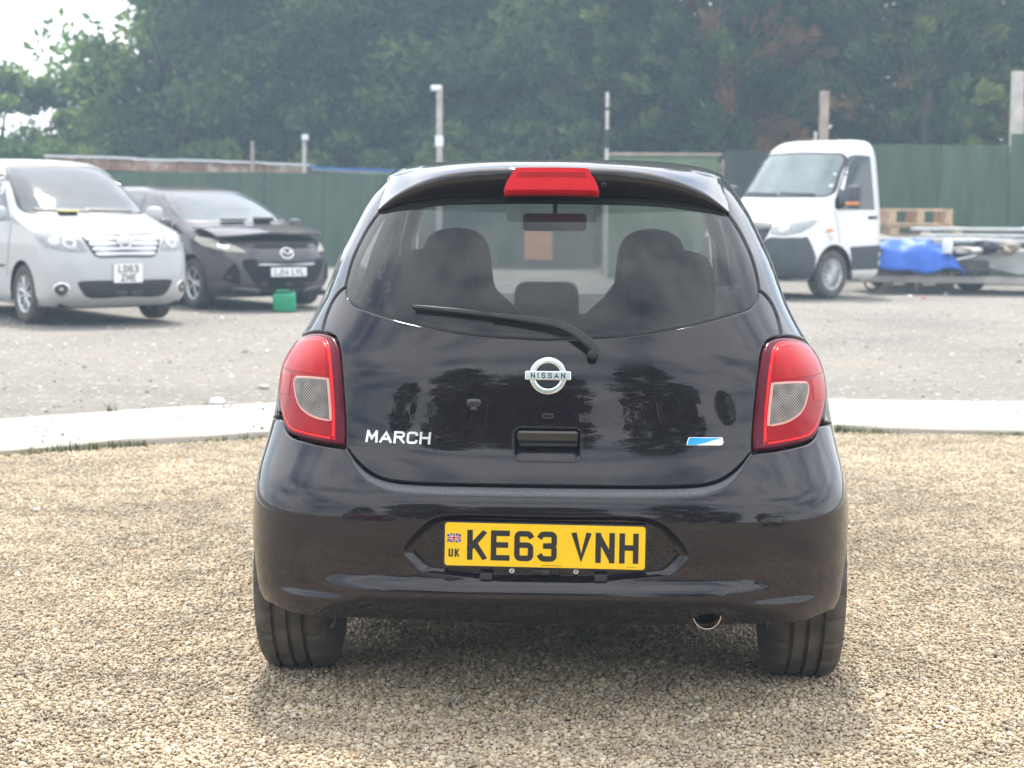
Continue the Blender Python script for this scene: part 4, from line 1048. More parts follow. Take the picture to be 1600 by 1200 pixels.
for sd, tr in (('r', lambda p: p), ('l', mir)):
    panel('quarter_panel', U, tr(q_r), BP, HB, step=.02, rim=.03, er=.004)
    d1 = panel('rear_door', U, tr(rd), BP, HB, holes=[tr(rw)], step=.05, rim=.03); panel('door_glass', U, tr(inset(rw, .001)), M['side_glass'], d1, step=.06, rim=.004, er=.001, off=-.012)
    d2 = panel('front_door', U, tr(fd), BP, HB, holes=[tr(fw_)], step=.05, rim=.03); panel('door_glass', U, tr(inset(fw_, .001)), M['clear_glass'], d2, step=.06, rim=.004, er=.001, off=-.012)
    panel('front_wing', U, tr(wg), BP, HB, step=.05, rim=.03)
    s_ = 1 if sd == 'r' else -1
    for yh in (1.16, 1.96): MB().box((s_ * (HW(.83) + .012), yh, .83), (.022, .17, .026), bev=.009).build('door_handle', BP, d1 if yh < 1.5 else d2, smooth=True)
    MB().box((s_ * .70, 2.50, 1.0), (.12, .10, .11), bev=.035).build('door_mirror', BP, d2, smooth=True)
    MB().tube([(s_ * .655, 2.93, .98), (s_ * .60, 2.45, 1.25), (s_ * .50, 2.03, 1.44)], [.04, .034, .03], 8).build('windscreen_pillar', BP, HB, smooth=True)
    MB().box((s_ * .79, 1.83, .25), (.08, 1.75, .08), bev=.02).build('sill', BP, HB)
    # inner lining of the rear pillar
    panel('pillar_lining', U, tr(chain(U.X([(.60, 1.0), (.602, 1.125), (.59, 1.20), (.555, 1.275), (.525, 1.33)]), U.X([(.525, 1.33), (.50, 1.42)]), U.Y([(float(U.pos(U.ax(np.array([.50]), np.array([1.42])), np.array([1.42]))[0][1]), 1.42), (1.03, 1.42), (.98, 1.20), (.95, .98)]), U.Y([(.95, .98), (.60, .98)]))), M['liner'], HB, step=.05, rim=.003, er=.001, off=-.035)
    # tail lamp
    sk = U
    O = chain(sk.X([(.555, .7135), (.60, .7155), (.66, .721), (.715, .729), (.736, .742), (.750, .764), (.766, .800), (.777, .830), (.7785, .865), (.7735, .900), (.761, .936), (.737, .9655), (.705, .985), (.665, .9965), (.630, .9985), (.602, .9915), (.5825, .968)], .008), sk.X([(.5825, .968), (.571, .917), (.559, .815), (.5525, .738), (.555, .7135)]))
    O2 = chain(sk.X([(.576, .723), (.60, .7245), (.66, .730), (.708, .737), (.727, .748), (.741, .767), (.757, .802), (.767, .831), (.7685, .863), (.7635, .897), (.751, .930), (.729, .9575), (.70, .976), (.655, .988), (.622, .985), (.604, .966)], .008), sk.X([(.604, .966), (.592, .917), (.580, .815), (.576, .723)]))
    O3 = chain(sk.X([(.604, .892), (.610, .935), (.620, .970), (.650, .979), (.695, .967), (.726, .948), (.747, .922), (.758, .893)], .008), sk.X([(.758, .893), (.604, .892)]))
    WN = chain(sk.X([(.602, .881), (.66, .880), (.700, .876)]), sk.X([(.700, .876), (.704, .868), (.699, .838), (.683, .806), (.660, .790), (.636, .781), (.591, .775)], .008), sk.X([(.591, .775), (.596, .83), (.602, .881)]))
    MID = chain(sk.X([(.716, .883), (.759, .883)]), sk.X([(.759, .883), (.764, .860), (.761, .828), (.722, .828)], .008), sk.X([(.722, .828), (.720, .860), (.716, .883)]))
    TL = panel('tail_lamp', U, tr(O), M['lens_dark'], HB, step=.015, rim=.03, er=.006, off=.003)
    panel('lens_rim', U, tr(O2), M['lens_bright'], TL, step=.03, rim=.004, er=.002, off=.0052)
    panel('lens_outer', U, tr(inset(O2, .0065)), M['lens_red'], TL, step=.015, rim=.003, er=.003, off=.0070)
    panel('lens_brake', U, tr(O3), M['lens_red_grid'], TL, step=.02, rim=.002, er=.002, off=.0083)
    panel('lens_side', U, tr(MID), M['lens_red_grid'], TL, step=.02, rim=.002, er=.001, off=.0083)
    panel('window_rim', U, tr(inset(WN, -.0055)), M['lens_pink'], TL, step=.02, rim=.003, er=.002, off=.0090)
    panel('lens_clear', U, tr(WN), M['lens_clear'], TL, step=.02, rim=.002, er=.002, off=.0100)
    # wheel housings and red rear-side reflection free lining
    for yw in (ARC_Y, 3.05):
        n_ = 24; V = [(s_ * xx, yw - .345 * math.cos(R_(-8 + 196 * i / (n_ - 1))), ARC_Z + .345 * math.sin(R_(-8 + 196 * i / (n_ - 1)))) for xx in (.50, .70) for i in range(n_)]
        mesh('wheel_housing', V, [(i, i + 1, n_ + i + 1, n_ + i) for i in range(n_ - 1)] + [tuple(range(n_))], M['void'], HB)
# reflectors set low in the bumper corners are dark; spoiler
n = 81; xs = np.linspace(-.503, .503, n); zg = np.interp(np.abs(xs), [0, .2, .305, .403, .458, .503], [1.386, 1.383, 1.379, 1.367, 1.355, 1.335])
ker = np.exp(-.5 * (np.arange(-6, 7) / 2.5) ** 2); ker /= ker.sum(); zg = np.convolve(np.pad(zg, 6, 'reflect', reflect_type='odd'), ker, 'valid')
G, _ = U(np.stack([U.ax(xs, zg), zg], 1)); k = (1 - .86 * np.abs(xs / .503) ** 3.2)
sec = [(.012, -.008), (-.004, .003), (-.016, .012), (-.034, .027), (-.047, .041), (-.054, .051), (-.0575, .060), (-.055, .069), (-.046, .077), (-.030, .082)]
V = []
sec = sec[:10]
for (dy, dz) in sec:
    V.append(np.stack([xs, G[:, 1] + dy * k, G[:, 2] + dz * k], 1))
def wc_at(Y): return np.abs(U.pos(U.ay(np.array([Y]), np.array([1.438])), np.array([1.438]))[0][0])
def zr(Y): return 1.438 + .066 * np.where(Y < 1.5, np.maximum(0, 1 - (np.abs(1.5 - Y) / 1.05) ** 3.2) ** .42, 1 - .42 * ((Y - 1.5) / .57) ** 2)
def roofz(x, Y): q = min(1, abs(x) / max(1e-4, wc_at(Y))); return 1.436 + (float(zr(Y)) - 1.436) * (1 - q ** 3.2) ** (1 / 2.2)
E_ = []
for x in xs:
    yc_ = U.pos(U.ax(np.array([x]), np.array([1.438])), np.array([1.438]))[0][1] + .17 - .15 * (abs(x) / .503) ** 4; E_.append((x, yc_, roofz(x, yc_)))
E_ = np.array(E_); T_ = V[-1]; D0 = V[-1] - V[-2]
for t_ in (.12, .28, .45, .62, .8, .93):
    m_ = T_ * (1 - t_) + E_ * t_; m_[:, 2] += (.007 * k + .003) * math.sin(math.pi * t_) ** .8; V.append(m_)
V.append(E_ + np.array((0, 0, .0015))); V.append(E_ + np.array((0, .02, -.006)))
sec = list(range(len(V)))
V = np.concatenate(V); F = [(j * n + i, j * n + i + 1, (j + 1) * n + i + 1, (j + 1) * n + i) for j in range(len(sec) - 1) for i in range(n - 1)]
SP = mesh('spoiler', V, F, BP, HB, smooth=True)
# brake lamp in the spoiler
def brk(p):
    x, t_ = p[:, 0], p[:, 1]; y = np.interp(t_, [0, .5, 1], [G[n // 2, 1] - .079, G[n // 2, 1] - .077, G[n // 2, 1] - .066]) + .25 * x * x; z = np.interp(t_, [0, .85, 1], [1.404, 1.452, 1.464]) - .12 * x * x
    P_ = np.stack([x, y, z], 1); N_ = np.repeat(np.array([[0, -.93, .36]]), len(p), 0); return P_, N_
bl = np.array(joined([(-.131, 0), (.131, 0)], [(.131, 0), (.121, .45), (.103, .95)], [(.103, .95), (.095, 1.0), (-.095, 1.0), (-.103, .95)], [(-.103, .95), (-.121, .45), (-.131, 0)], ds=.02))
BL = panel('brake_lamp', brk, bl, M['lens_red_brake'], SP, step=.04, rim=.05, er=.006)
bl2 = np.array(joined([(-.098, .60), (.098, .60)], [(.098, .60), (.092, .84)], [(.092, .84), (-.092, .84)], [(-.092, .84), (-.098, .60)], ds=.02))
panel('lamp_insert', brk, bl2, M['lens_red'], BL, step=.04, rim=.003, er=.0015, off=.0012)
MB().lathe([(-.006, .0045), (-.004, .0055), (.004, .0055)], 12, 'y', (.143, G[n // 2, 1] - .052, 1.418)).build('washer_nozzle', M['steel'], SP, smooth=True)
# roof
def zr(Y): return 1.438 + .066 * np.where(Y < 1.5, np.maximum(0, 1 - (np.abs(1.5 - Y) / 1.05) ** 3.2) ** .42, 1 - .42 * ((Y - 1.5) / .57) ** 2)
rows = []; ny, nx = 60, 61
ys = RU(1.438) + (2.07 - RU(1.438)) * np.linspace(0.012, 1, ny) ** 1.5
for Y in ys:
    a = U.ay(np.array([Y]), np.array([1.438])); wc = abs(U.pos(a, np.array([1.438]))[0][0]); th = np.linspace(-np.pi / 2, np.pi / 2, nx); n_ = 3.2
    sx = np.sign(np.sin(th)) * np.abs(np.sin(th)) ** (2 / 2.6); q = np.maximum(0, 1 - np.abs(sx) ** n_) ** (1 / 2.2)
    rows.append(np.stack([wc * sx, np.full(nx, Y), 1.436 + (zr(Y) - 1.436) * q], 1))
V = np.concatenate(rows); F = [(j * nx + i, j * nx + i + 1, (j + 1) * nx + i + 1, (j + 1) * nx + i) for j in range(ny - 1) for i in range(nx - 1)]
RF = mesh('roof', V, F, BP, HB, smooth=True)
V2 = V.copy(); V2[:, 2] -= .045; V2[:, 0] *= .97; mesh('headlining', V2[nx * 12:], [tuple(i for i in f) for f in F if max(f) < len(V2) - nx * 12], M['liner'], RF, smooth=True)
# windscreen, bonnet, nose
def grid(fn, nu, nv): V = [fn(i / (nu - 1), j / (nv - 1)) for j in range(nv) for i in range(nu)]; return V, [(j * nu + i, j * nu + i + 1, (j + 1) * nu + i + 1, (j + 1) * nu + i) for j in range(nv - 1) for i in range(nu - 1)]
def ws(u, v): x = (u * 2 - 1) * (.645 - .155 * v); return (x, 3.0 - .92 * v - .16 * (x / .64) ** 2 * (1 - .4 * v), .985 + .46 * v - .05 * v * v)
V, F = grid(ws, 21, 13); mesh('windscreen', V, F, M['clear_glass'], HB, smooth=True)
def hood(u, v): x = (u * 2 - 1) * (.70 - .05 * v); return (x, 2.93 + .70 * v - .20 * abs(u * 2 - 1) ** 2.5 * v, .985 - .13 * v - .10 * v ** 4 - .06 * abs(u * 2 - 1) ** 3)
V, F = grid(hood, 25, 15); mesh('bonnet', V, F, BP, HB, smooth=True)
def nose(u, v): a = (u * 2 - 1) * 1.35; return (.80 * math.sin(a) / math.sin(1.35), 3.15 + .60 * (math.cos(a) - math.cos(1.35)) / (1 - math.cos(1.35)) - .10 * (v - .4) ** 2 * 4 * .4, .22 + .58 * v)
V, F = grid(nose, 31, 13); mesh('front_bumper', V, F, BP, HB, smooth=True)
# emblem, badge, handle, camera, wiper
zE = .910; PE, NE = U(np.array([[0., zE]])); nE = NE[0]; uE = np.cross(nE, (1, 0, 0)); uE = uE / np.linalg.norm(uE); uE = uE * (1 if uE[2] > 0 else -1)
em = flat_map(PE[0] + nE * .002, (1, 0, 0), uE, nE)
EM = panel('emblem', em, ellipse(.0495, .0495, 56), M['chrome'], TG, holes=[ellipse(.0345, .0345, 48)], step=.01, rim=.006, er=.004, off=.006)
panel('emblem_back', em, ellipse(.040, .040, 40), M['gloss_black'], EM, step=.02, rim=.004, er=.001, off=.0005)
panel('emblem_bar', em, rrect(.121, .0235, .002), M['chrome'], EM, step=.02, rim=.008, er=.002, off=.0105)
text_mesh('emblem_lettering', 'NISSAN', .0145, .0027, em, (0, -.0072), M['ink'], EM, thick=.0116, gap=.42, wfac=1.25)
text_mesh('name_badge', 'MARCH', .0325, .0062, U.xz(), (-.490, .7235), M['badge'], TG, thick=.0032, centre=False, gap=.15, wfac=1.62, italic=.08)
panel('blue_badge', U.xz(), np.array(joined([(.369, .728), (.460, .7265)], [(.460, .7265), (.467, .731), (.4655, .7475)], [(.4655, .7475), (.376, .7495)], [(.376, .7495), (.372, .742), (.369, .728)], ds=.006)), M['chrome'], TG, step=.02, rim=.004, er=.0015, off=.003)
panel('badge_face', U.xz(), np.array(joined([(.3705, .7295), (.385, .7285), (.41, .7315), (.435, .738), (.458, .7445), (.4635, .7465)], [(.4635, .7465), (.377, .7485)], [(.377, .7485), (.3735, .742), (.3705, .7295)], ds=.006)), M['blue_badge'], bpy.data.objects['blue_badge'], step=.02, rim=.002, er=.0008, off=.0038)
P1, N1 = U(hnd_a); P2_ = P1.copy(); P2_[:, 0] *= .90; P2_[:, 2] = .7295 + (P1[:, 2] - .7295) * np.where(P1[:, 2] > .7295, .92, .30); P2_[:, 1] += .034; nh = len(P1)
V = np.concatenate([P1 + np.array((0, .0025, 0)), P2_]); F = [(i, (i + 1) % nh, nh + (i + 1) % nh, nh + i)[::-1] for i in range(nh)] + [tuple(range(nh, 2 * nh))[::-1]]
mesh('handle_recess', V, F, BP, TG)
MB().box((0, RU(.75) + .018, .749), (.166, .03, .034), bev=.008).build('handle', M['gloss_black'], TG)
MB().box((0, RU(.726) + .022, .7265), (.150, .022, .010), bev=.003).build('release_pad', M['trim'], TG)
# surrounding lip of the handle
panel('handle_lip', U, inset(hnd_a, -.0035), BP, TG, holes=[inset(hnd_a, .001)], step=.05, rim=.006, er=.0016, off=.0022)
panel('lock_button', U.xz(), rrect(.031, .0145, .003, .01, (0, .8045)), M['trim'], TG, step=.02, rim=.004, er=.001, off=.002)
panel('lock_inset', U.xz(), rrect(.022, .008, .002, .01, (0, .8045)), M['gloss_black'], bpy.data.objects['lock_button'], step=.02, rim=.002, er=.0008, off=.003)
yc = float(U.pos(U.ax(np.array([.195]), np.array([.842])), np.array([.835]))[0][1])
CM = MB().box((-.195, yc - .014, .838), (.040, .034, .025), bev=.008).box((-.195, yc - .016, .824), (.022, .024, .020), bev=.007).build('rear_camera', M['gloss_black'], TG, smooth=True)
MB().lathe([(-.006, 0), (-.006, .0055), (-.002, .0065), (.006, .0065)], 18, 'y', (-.195, yc - .026, .824)).build('camera_lens', M['gloss_black'], CM, smooth=True)
# wiper: points on the skin lifted off the glass
def lift(x, z, o): P_, N_ = U(np.stack([U.ax(np.array([x]), np.array([z])), np.array([z])], 1)); return P_[0] + N_[0] * o
WP = MB().lathe([(-.034, .0), (-.034, .010), (-.028, .0135), (.012, .015)], 20, 'y', tuple(lift(.117, .966, .016))).build('wiper', M['trim'], TG, smooth=True)
def ribbon(name, pts, wd, th, mat, par):
    P_ = [np.array(p) for p in pts]; V, F = [], []
    for i, p in enumerate(P_):
        d = P_[min(i + 1, len(P_) - 1)] - P_[max(i - 1, 0)]; d /= np.linalg.norm(d); N_ = np.array((0, -.90, .42)); w = np.cross(N_, d); w /= np.linalg.norm(w); N_ = np.cross(d, w)
        W_ = wd[i] if hasattr(wd, '__len__') else wd
        for (a, b) in ((-1, -.5), (-1, .3), (-.55, .5), (.55, .5), (1, .3), (1, -.5)): V.append(p + w * a * W_ / 2 + N_ * b * th)
    m_ = 6
    for i in range(len(P_) - 1):
        for k in range(m_): F.append((i * m_ + k, i * m_ + (k + 1) % m_, (i + 1) * m_ + (k + 1) % m_, (i + 1) * m_ + k))
    F += [tuple(range(m_))[::-1], tuple(range((len(P_) - 1) * m_, len(P_) * m_))]
    bm = bmesh.new(); vs = [bm.verts.new(v) for v in V]
    for f in F: bm.faces.new([vs[i] for i in f])
    return bm_obj(name, bm, mat, par, smooth=False)
arm = [(.128, .966, .044), (.108, .985, .046), (.085, 1.002, .045), (.062, 1.017, .042), (.035, 1.031, .036), (0, 1.040, .031), (-.04, 1.046, .028), (-.09, 1.052, .026), (-.15, 1.058, .024)]
ribbon('wiper_arm', [lift(*a) for a in arm], [.024, .0245, .024, .023, .022, .0205, .019, .016, .012], .011, M['trim'], WP)
ribbon('wiper_blade', [lift(x, z, o) for x, z, o in ((-.365, 1.0785, .012), (-.33, 1.0765, .013), (-.25, 1.0705, .014), (-.16, 1.062, .014), (-.08, 1.054, .013), (-.01, 1.0465, .011))], [.010, .012, .0135, .0135, .012, .008], .014, M['rubber_seal'], WP)
# cabin
CB = MB().box((0, 1.75, .33), (1.40, 2.6, .10)).box((0, 2.98, .62), (1.3, .06, .62)).build('cabin_floor', M['void'], HB)
MB().box((0, .62, .62), (1.15, .5, .10)).build('boot_floor', M['void'], HB)
def slab(name, poly, y0, y1, bev, mat, parent, lean=0.0, cx=0.0):
    bm = bmesh.new(); a = [bm.verts.new((cx + x, y0 + lean * (z - .5), z)) for x, z in poly]; b = [bm.verts.new((cx + x, y1 + lean * (z - .5), z)) for x, z in poly]; n_ = len(poly)
    bm.faces.new(a); bm.faces.new(b[::-1])
    for i in range(n_): bm.faces.new((a[i], b[i], b[(i + 1) % n_], a[(i + 1) % n_]))
    bmesh.ops.recalc_face_normals(bm, faces=bm.faces)
    bmesh.ops.bevel(bm, geom=[e for e in bm.edges if abs(e.verts[0].co.y - e.verts[1].co.y) < .5 * abs(y1 - y0)], offset=bev, segments=3, affect='EDGES', profile=.5)
    return bm_obj(name, bm, mat, parent, smooth=True)
def seat_poly():
    h = [(.235, .45), (.245, .80), (.230, .98), (.175, 1.04), (.125, 1.09), (.114, 1.15), (.107, 1.21), (.090, 1.253), (.055, 1.277), (0, 1.286)]
    c = [tuple(p) for p in crom(h, .03)]; return c + [(-x, z) for x, z in c[-2::-1]]
for x in (-.325, .305):
    S_ = slab('front_seat', seat_poly(), 1.30, 1.45, .05, M['seat'], HB, lean=-.22, cx=x); MB().box((x, 1.62, .52), (.5, .5, .18), bev=.06).build('seat_cushion', M['seat'], S_, smooth=True)
hr = [tuple(p) for p in crom([(.60, .5), (.60, .95), (.57, 1.0), (.50, 1.02)], .05)]
slab('rear_seat', [(.60, .5), (.60, .94), (.56, .985), (.48, 1.0), (-.48, 1.0), (-.56, .985), (-.60, .94), (-.60, .5)], .86, 1.0, .04, M['seat'], HB, lean=-.2)
for x in (-.37, .36):
    slab('rear_headrest', [(x + u, v) for u, v in [tuple(p) for p in crom([(.12, .98), (.125, 1.13), (.10, 1.205), (.05, 1.225), (-.05, 1.225), (-.10, 1.205), (-.125, 1.13), (-.12, .98)], .03)]], .80, .89, .03, M['seat'], HB)
MB().prism([(2.02, .55), (2.02, .96), (2.10, 1.03), (2.30, 1.055), (2.75, 1.02), (2.96, .96), (2.96, .55)], -.66, .66, 'x').build('dashboard', M['dash'], HB)
slab('instrument_hood', [tuple(p) for p in crom([(.115, .80), (.118, 1.0), (.113, 1.055), (.09, 1.078), (0, 1.083), (-.09, 1.078), (-.113, 1.055), (-.118, 1.0), (-.115, .80)], .02)], 1.97, 2.12, .012, M['dash'], HB, cx=-.052)
bm = bmesh.new(); N_ = 40
sw = MB()
ringp = [(.345 + .185 * math.cos(t), 1.93 - .42 * .185 * math.sin(t), .965 + .90 * .185 * math.sin(t)) for t in np.linspace(0, 2 * math.pi, 41)]
SWo = sw.tube(ringp, .015, 8, caps=False).build('steering_wheel', M['wheel_grey'], HB, smooth=True); MB().box((.345, 1.95, .95), (.12, .05, .09), bev=.03).box((.345, 1.945, .955), (.34, .03, .03), bev=.01).build('wheel_boss', M['dash'], SWo)
MR = MB().box((-.022, 1.93, 1.297), (.232, .035, .064), bev=.014).build('interior_mirror', M['dash'], HB, smooth=True); MB().tube([(-.022, 1.95, 1.31), (-.022, 2.02, 1.40)], .010, 8).build('mirror_stem', M['dash'], MR)
# underside
MB().box((0, 1.9, .245), (1.30, 2.6, .05)).box((0, .52, .34), (1.0, .55, .18), bev=.04).build('underfloor', M['void'], HB)
MB().tube([(-.64, .60, .29), (.64, .60, .29)], .035, 10).build('rear_axle', M['void'], HB, smooth=True)
MB().tube([(.05, .34, .285), (.52, .34, .285)], [.085, .085], 18).build('silencer', M['rust_pipe'], HB, smooth=True)
ex = MB().lathe([(.30, .033), (.10, .034), (.022, .0365), (.018, .0375), (.016, .0365), (.020, .0345), (.10, .032), (.28, .031), (.28, 0)], 32, 'y', (.428, .062, .281)).build('exhaust_tip', M['exhaust'], HB, smooth=True)
# wheels
def tyre_obj(name, r, w, parent, mat, seg=192, groove=True, rim_r=.62):
    h = w / 2; p = [(-h * .82, r * rim_r), (-h * .97, r * .72), (-h * 1.04, r * .83), (-h * 1.0, r * .91), (-h * .90, r * .962), (-h * .78, r * .985)]
    fr = []
    if groove:
        tr_ = [(-.70, 0), (-.52, 0), (-.51, 1), (-.41, 1), (-.40, 0), (-.10, 0), (-.09, 1), (.01, 1), (.02, 0), (.31, 0), (.32, 1), (.42, 1), (.43, 0), (.70, 0)]
    else: tr_ = [(-.70, 0), (-.4, 0), (0, 0), (.4, 0), (.70, 0)]
    for q, g in tr_: p.append((h * q, r * (1 - .006 * abs(q) ** 2) - (.0105 if g else 0)))
    p += [(h * .78, r * .985), (h * .90, r * .962), (h * 1.0, r * .91), (h * 1.04, r * .83), (h * .97, r * .72), (h * .82, r * rim_r)]
    m_ = len(p)
    def mod(i, j):
        if not groove: return 0
        if i in (4, 5, 6, 7) or i in (m_ - 5, m_ - 6, m_ - 7, m_ - 8): return -.008 if j % 8 < 2 else 0
        if 9 < i < m_ - 9 and (j + 2 * i) % 12 < 2 and not tr_[min(len(tr_) - 1, max(0, i - 6))][1]: return -.005
        return 0
    return MB().lathe(p, seg, 'x', mod=mod).build(name, mat, parent, smooth=True, angle=35)
def alloy_rim(name, r, w, parent, s_, mat, spokes=7, hub=.2, dark=None):
    h = w / 2; mb = MB()
    mb.lathe([(-h * .82 * 1, r), (-h * .80, r * .93), (-h * .3, r * .86), (h * .3, r * .86), (h * .80, r * .93), (h * .86, r), (h * .90, r * 1.01), (h * .88, r * .95), (h * .7, r * .90)] if s_ > 0 else [(h * .82, r), (h * .80, r * .93), (h * .3, r * .86), (-h * .3, r * .86), (-h * .80, r * .93), (-h * .86, r), (-h * .90, r * 1.01), (-h * .88, r * .95), (-h * .7, r * .90)], 48)
    o = mb.build(name, mat, parent, smooth=True, angle=40); mb = MB()
    f0 = s_ * h * .62
    for k in range(spokes):
        a = 2 * math.pi * k / spokes
        for da in (-.13, .13):
            c0, c1 = a + da * .5, a + da * 1.35
            mb.tube([(f0, r * .16 * math.cos(c0), r * .16 * math.sin(c0)), (f0 + s_ * .012, r * .5 * math.cos((c0 + c1) / 2), r * .5 * math.sin((c0 + c1) / 2)), (f0 + s_ * .006, r * .92 * math.cos(c1), r * .92 * math.sin(c1))], [r * .085, r * .06, r * .065], 6)
    mb.lathe([(f0 + s_ * .02, 0), (f0 + s_ * .02, r * .13), (f0, r * .22), (f0 - s_ * .03, r * .24)], 24)
    mb.build('spokes', mat, o, smooth=True, angle=40)
    MB().lathe([(f0 - s_ * .05, 0), (f0 - s_ * .05, r * .60), (f0 - s_ * .07, r * .60)], 30).build('brake_disc', dark or M['void'], o)
    return o
def wheel(parent, loc, r, w, s_, rim_mat, spokes=7, seg=96, groove=False, steer=0.0):
    e = sub('wheel', parent, loc, (0, 0, steer)); tyre_obj('tyre', r, w, e, M['tyre'], seg, groove); alloy_rim('rim', r * .635, w, e, s_, rim_mat, spokes); return e
for (x, y) in ((.727, ARC_Y), (-.727, ARC_Y), (.72, 3.05), (-.72, 3.05)):
    wheel(HB, (x, y, .298), .302, .205, 1 if x > 0 else -1, M['alloy'], 7, 192 if y < 1 else 64, y < 1)
o = MB().box((0, 0, .30), (.58, .03, .60), bev=.005).build('orange_board', M['brick_orange']); o.location = (.55, 37.6, .18); tag(o, 'orange board at the far fence, glimpsed through the hatchback windows', 'board')
# ------------------------------------------------------------------ the other vehicles (front at +y in their own frame)
def loft_shell(levels, rows=70, cols=120):
    """levels: z, y_rear, y_front, half width, rear corner length, front corner length, exponent"""
    Lv = np.array(levels, float); n = len(Lv); s = np.concatenate([[0], np.cumsum(np.sqrt((np.diff(Lv[:, 0]) * 1.0) ** 2 + (np.diff(Lv[:, 2]) * .6) ** 2 + (np.diff(Lv[:, 3])) ** 2) + 1e-4)])
    t = np.linspace(0, s[-1], rows); C = []
    for c in range(Lv.shape[1]):
        d = np.gradient(Lv[:, c], s); y = Lv[:, c]; m = np.zeros(n)
        dl = np.diff(y) / np.diff(s)
        for i in range(1, n - 1): m[i] = 0 if dl[i - 1] * dl[i] <= 0 else 2 / (1 / dl[i - 1] + 1 / dl[i])
        m[0], m[-1] = dl[0], dl[-1]; i = np.clip(np.searchsorted(s, t, 'right') - 1, 0, n - 2); h = s[i + 1] - s[i]; u = (t - s[i]) / h
        C.append((2 * u ** 3 - 3 * u ** 2 + 1) * y[i] + (u ** 3 - 2 * u ** 2 + u) * h * m[i] + (-2 * u ** 3 + 3 * u ** 2) * y[i + 1] + (u ** 3 - u ** 2) * h * m[i + 1])
    Z, YR, YF, W, LR, LF, N = C; V = []
    q = cols // 4; ps = np.linspace(0, np.pi / 2, q + 1)
    for k in range(rows):
        nn_ = N[k]; S, Cc = np.sin(ps), np.cos(ps); r = (S ** nn_ + Cc ** nn_) ** (-1 / nn_); ex, ey = r * S, r * Cc
        rear = [(W[k] * a, YR[k] + LR[k] * (1 - b)) for a, b in zip(ex, ey)]; front = [(W[k] * a, YF[k] - LF[k] * (1 - b)) for a, b in zip(ex, ey)][::-1]
        y0, y1 = rear[-1][1], front[0][1]; side = [(W[k], y0 + (y1 - y0) * j / q) for j in range(1, q)]
        half = rear + side + front; loop = half + [(-x, y) for x, y in half[-2:0:-1]]
        V += [(x, y, Z[k]) for x, y in loop]
    m = len(V) // rows; F = [(k * m + i, k * m + (i + 1) % m, (k + 1) * m + (i + 1) % m, (k + 1) * m + i) for k in range(rows - 1) for i in range(m)]
    F.append(tuple((rows - 1) * m + i for i in range(m)))
    return V, F
class Vehicle:
    def __init__(s, name, label, cat, loc, rz, levels, mat, wheels, wr, arch=1.16, body='body'):
        s.t = thing(name, label, cat, loc, rz); V, F = loft_shell(levels); V = np.array(V)
        s.bvh = BVHTree.FromPolygons([tuple(v) for v in V], F)
        # wheel arches
        keep = []; R = wr * arch
        ins = np.zeros(len(V), bool); Vn = V.copy()
        for (y, z) in wheels:
            d = np.hypot(V[:, 1] - y, V[:, 2] - z); i_ = (d < R) & (np.abs(V[:, 0]) > .45); ins |= i_
            for i in np.where(i_)[0]:
                u = (V[i, 1:] - np.array((y, z))) / max(1e-6, d[i]); Vn[i, 1:] = np.array((y, z)) + u * R
        for f in F:
            if not all(ins[i] for i in f): keep.append(f)
        bm = bmesh.new(); vs = [bm.verts.new(v) for v in Vn]
        for f in keep:
            try: bm.faces.new([vs[i] for i in f])
            except ValueError: pass
        bmesh.ops.delete(bm, geom=[v for v in bm.verts if not v.link_faces], context='VERTS')
        s.body = bm_obj(body, bm, mat, s.t, smooth=True); s.body.data.set_sharp_from_angle(angle=R_(50))
        for (y, z) in wheels:
            for sd in (-1, 1):
                w0 = float(levels[3][3]); n_ = 22
                Vh = [(sd * xx, y - (R + .01) * math.cos(R_(-12 + 204 * i / (n_ - 1))), z + (R + .01) * math.sin(R_(-12 + 204 * i / (n_ - 1)))) for xx in (w0 - .32, w0 - .012) for i in range(n_)]
                mesh('wheel_housing', Vh, [(i, i + 1, n_ + i + 1, n_ + i) for i in range(n_ - 1)] + [tuple(range(n_))], M['void'], s.t)
    def map(s, axis, off0=0.0):
        d = {'front': Vector((0, -1, 0)), 'right': Vector((-1, 0, 0)), 'left': Vector((1, 0, 0)), 'top': Vector((0, 0, -1))}[axis]
        def f(p):
            P, N = [], []
            for a, b in np.asarray(p):
                o = {'front': (a, 20, b), 'right': (20, a, b), 'left': (-20, a, b), 'top': (a, b, 20)}[axis]
                h, n_, _, _ = s.bvh.ray_cast(Vector(o), d)
                if h is None:
                    q = {'front': (a, 4, b), 'right': (.8, a, b), 'left': (-.8, a, b), 'top': (a, b, 1.5)}[axis]; h, n_, _, _ = s.bvh.find_nearest(Vector(q))
                if n_.dot(d) > 0: n_ = -n_
                P.append(tuple(h)); N.append(tuple(n_))
            return np.array(P), np.array(N)
        return f
    def pan(s, name, axis, outline, mat, parent=None, off=.004, step=.07, rim=.012, er=.004, holes=()):
        return panel(name, s.map(axis), np.asarray(outline), mat, parent or s.t, holes=holes, step=step, rim=rim, er=er, off=off)
    def tangent(s, axis, a, b, off=.0):
        P, N = s.map(axis)(np.array([[a, b]])); return P[0] + N[0] * off, N[0]
def symx(half, ds=.03):
    h = [tuple(p) for p in crom(half, ds)]; return np.array(h + [(-x, z) for x, z in h[::-1] if abs(x) > 1e-6])
def polyc(*pts, ds=.04): return joined(*[[pts[i], pts[(i + 1) % len(pts)]] for i in range(len(pts))], ds=ds)
def mirx(p): return np.asarray(p)[::-1] * np.array((-1, 1))
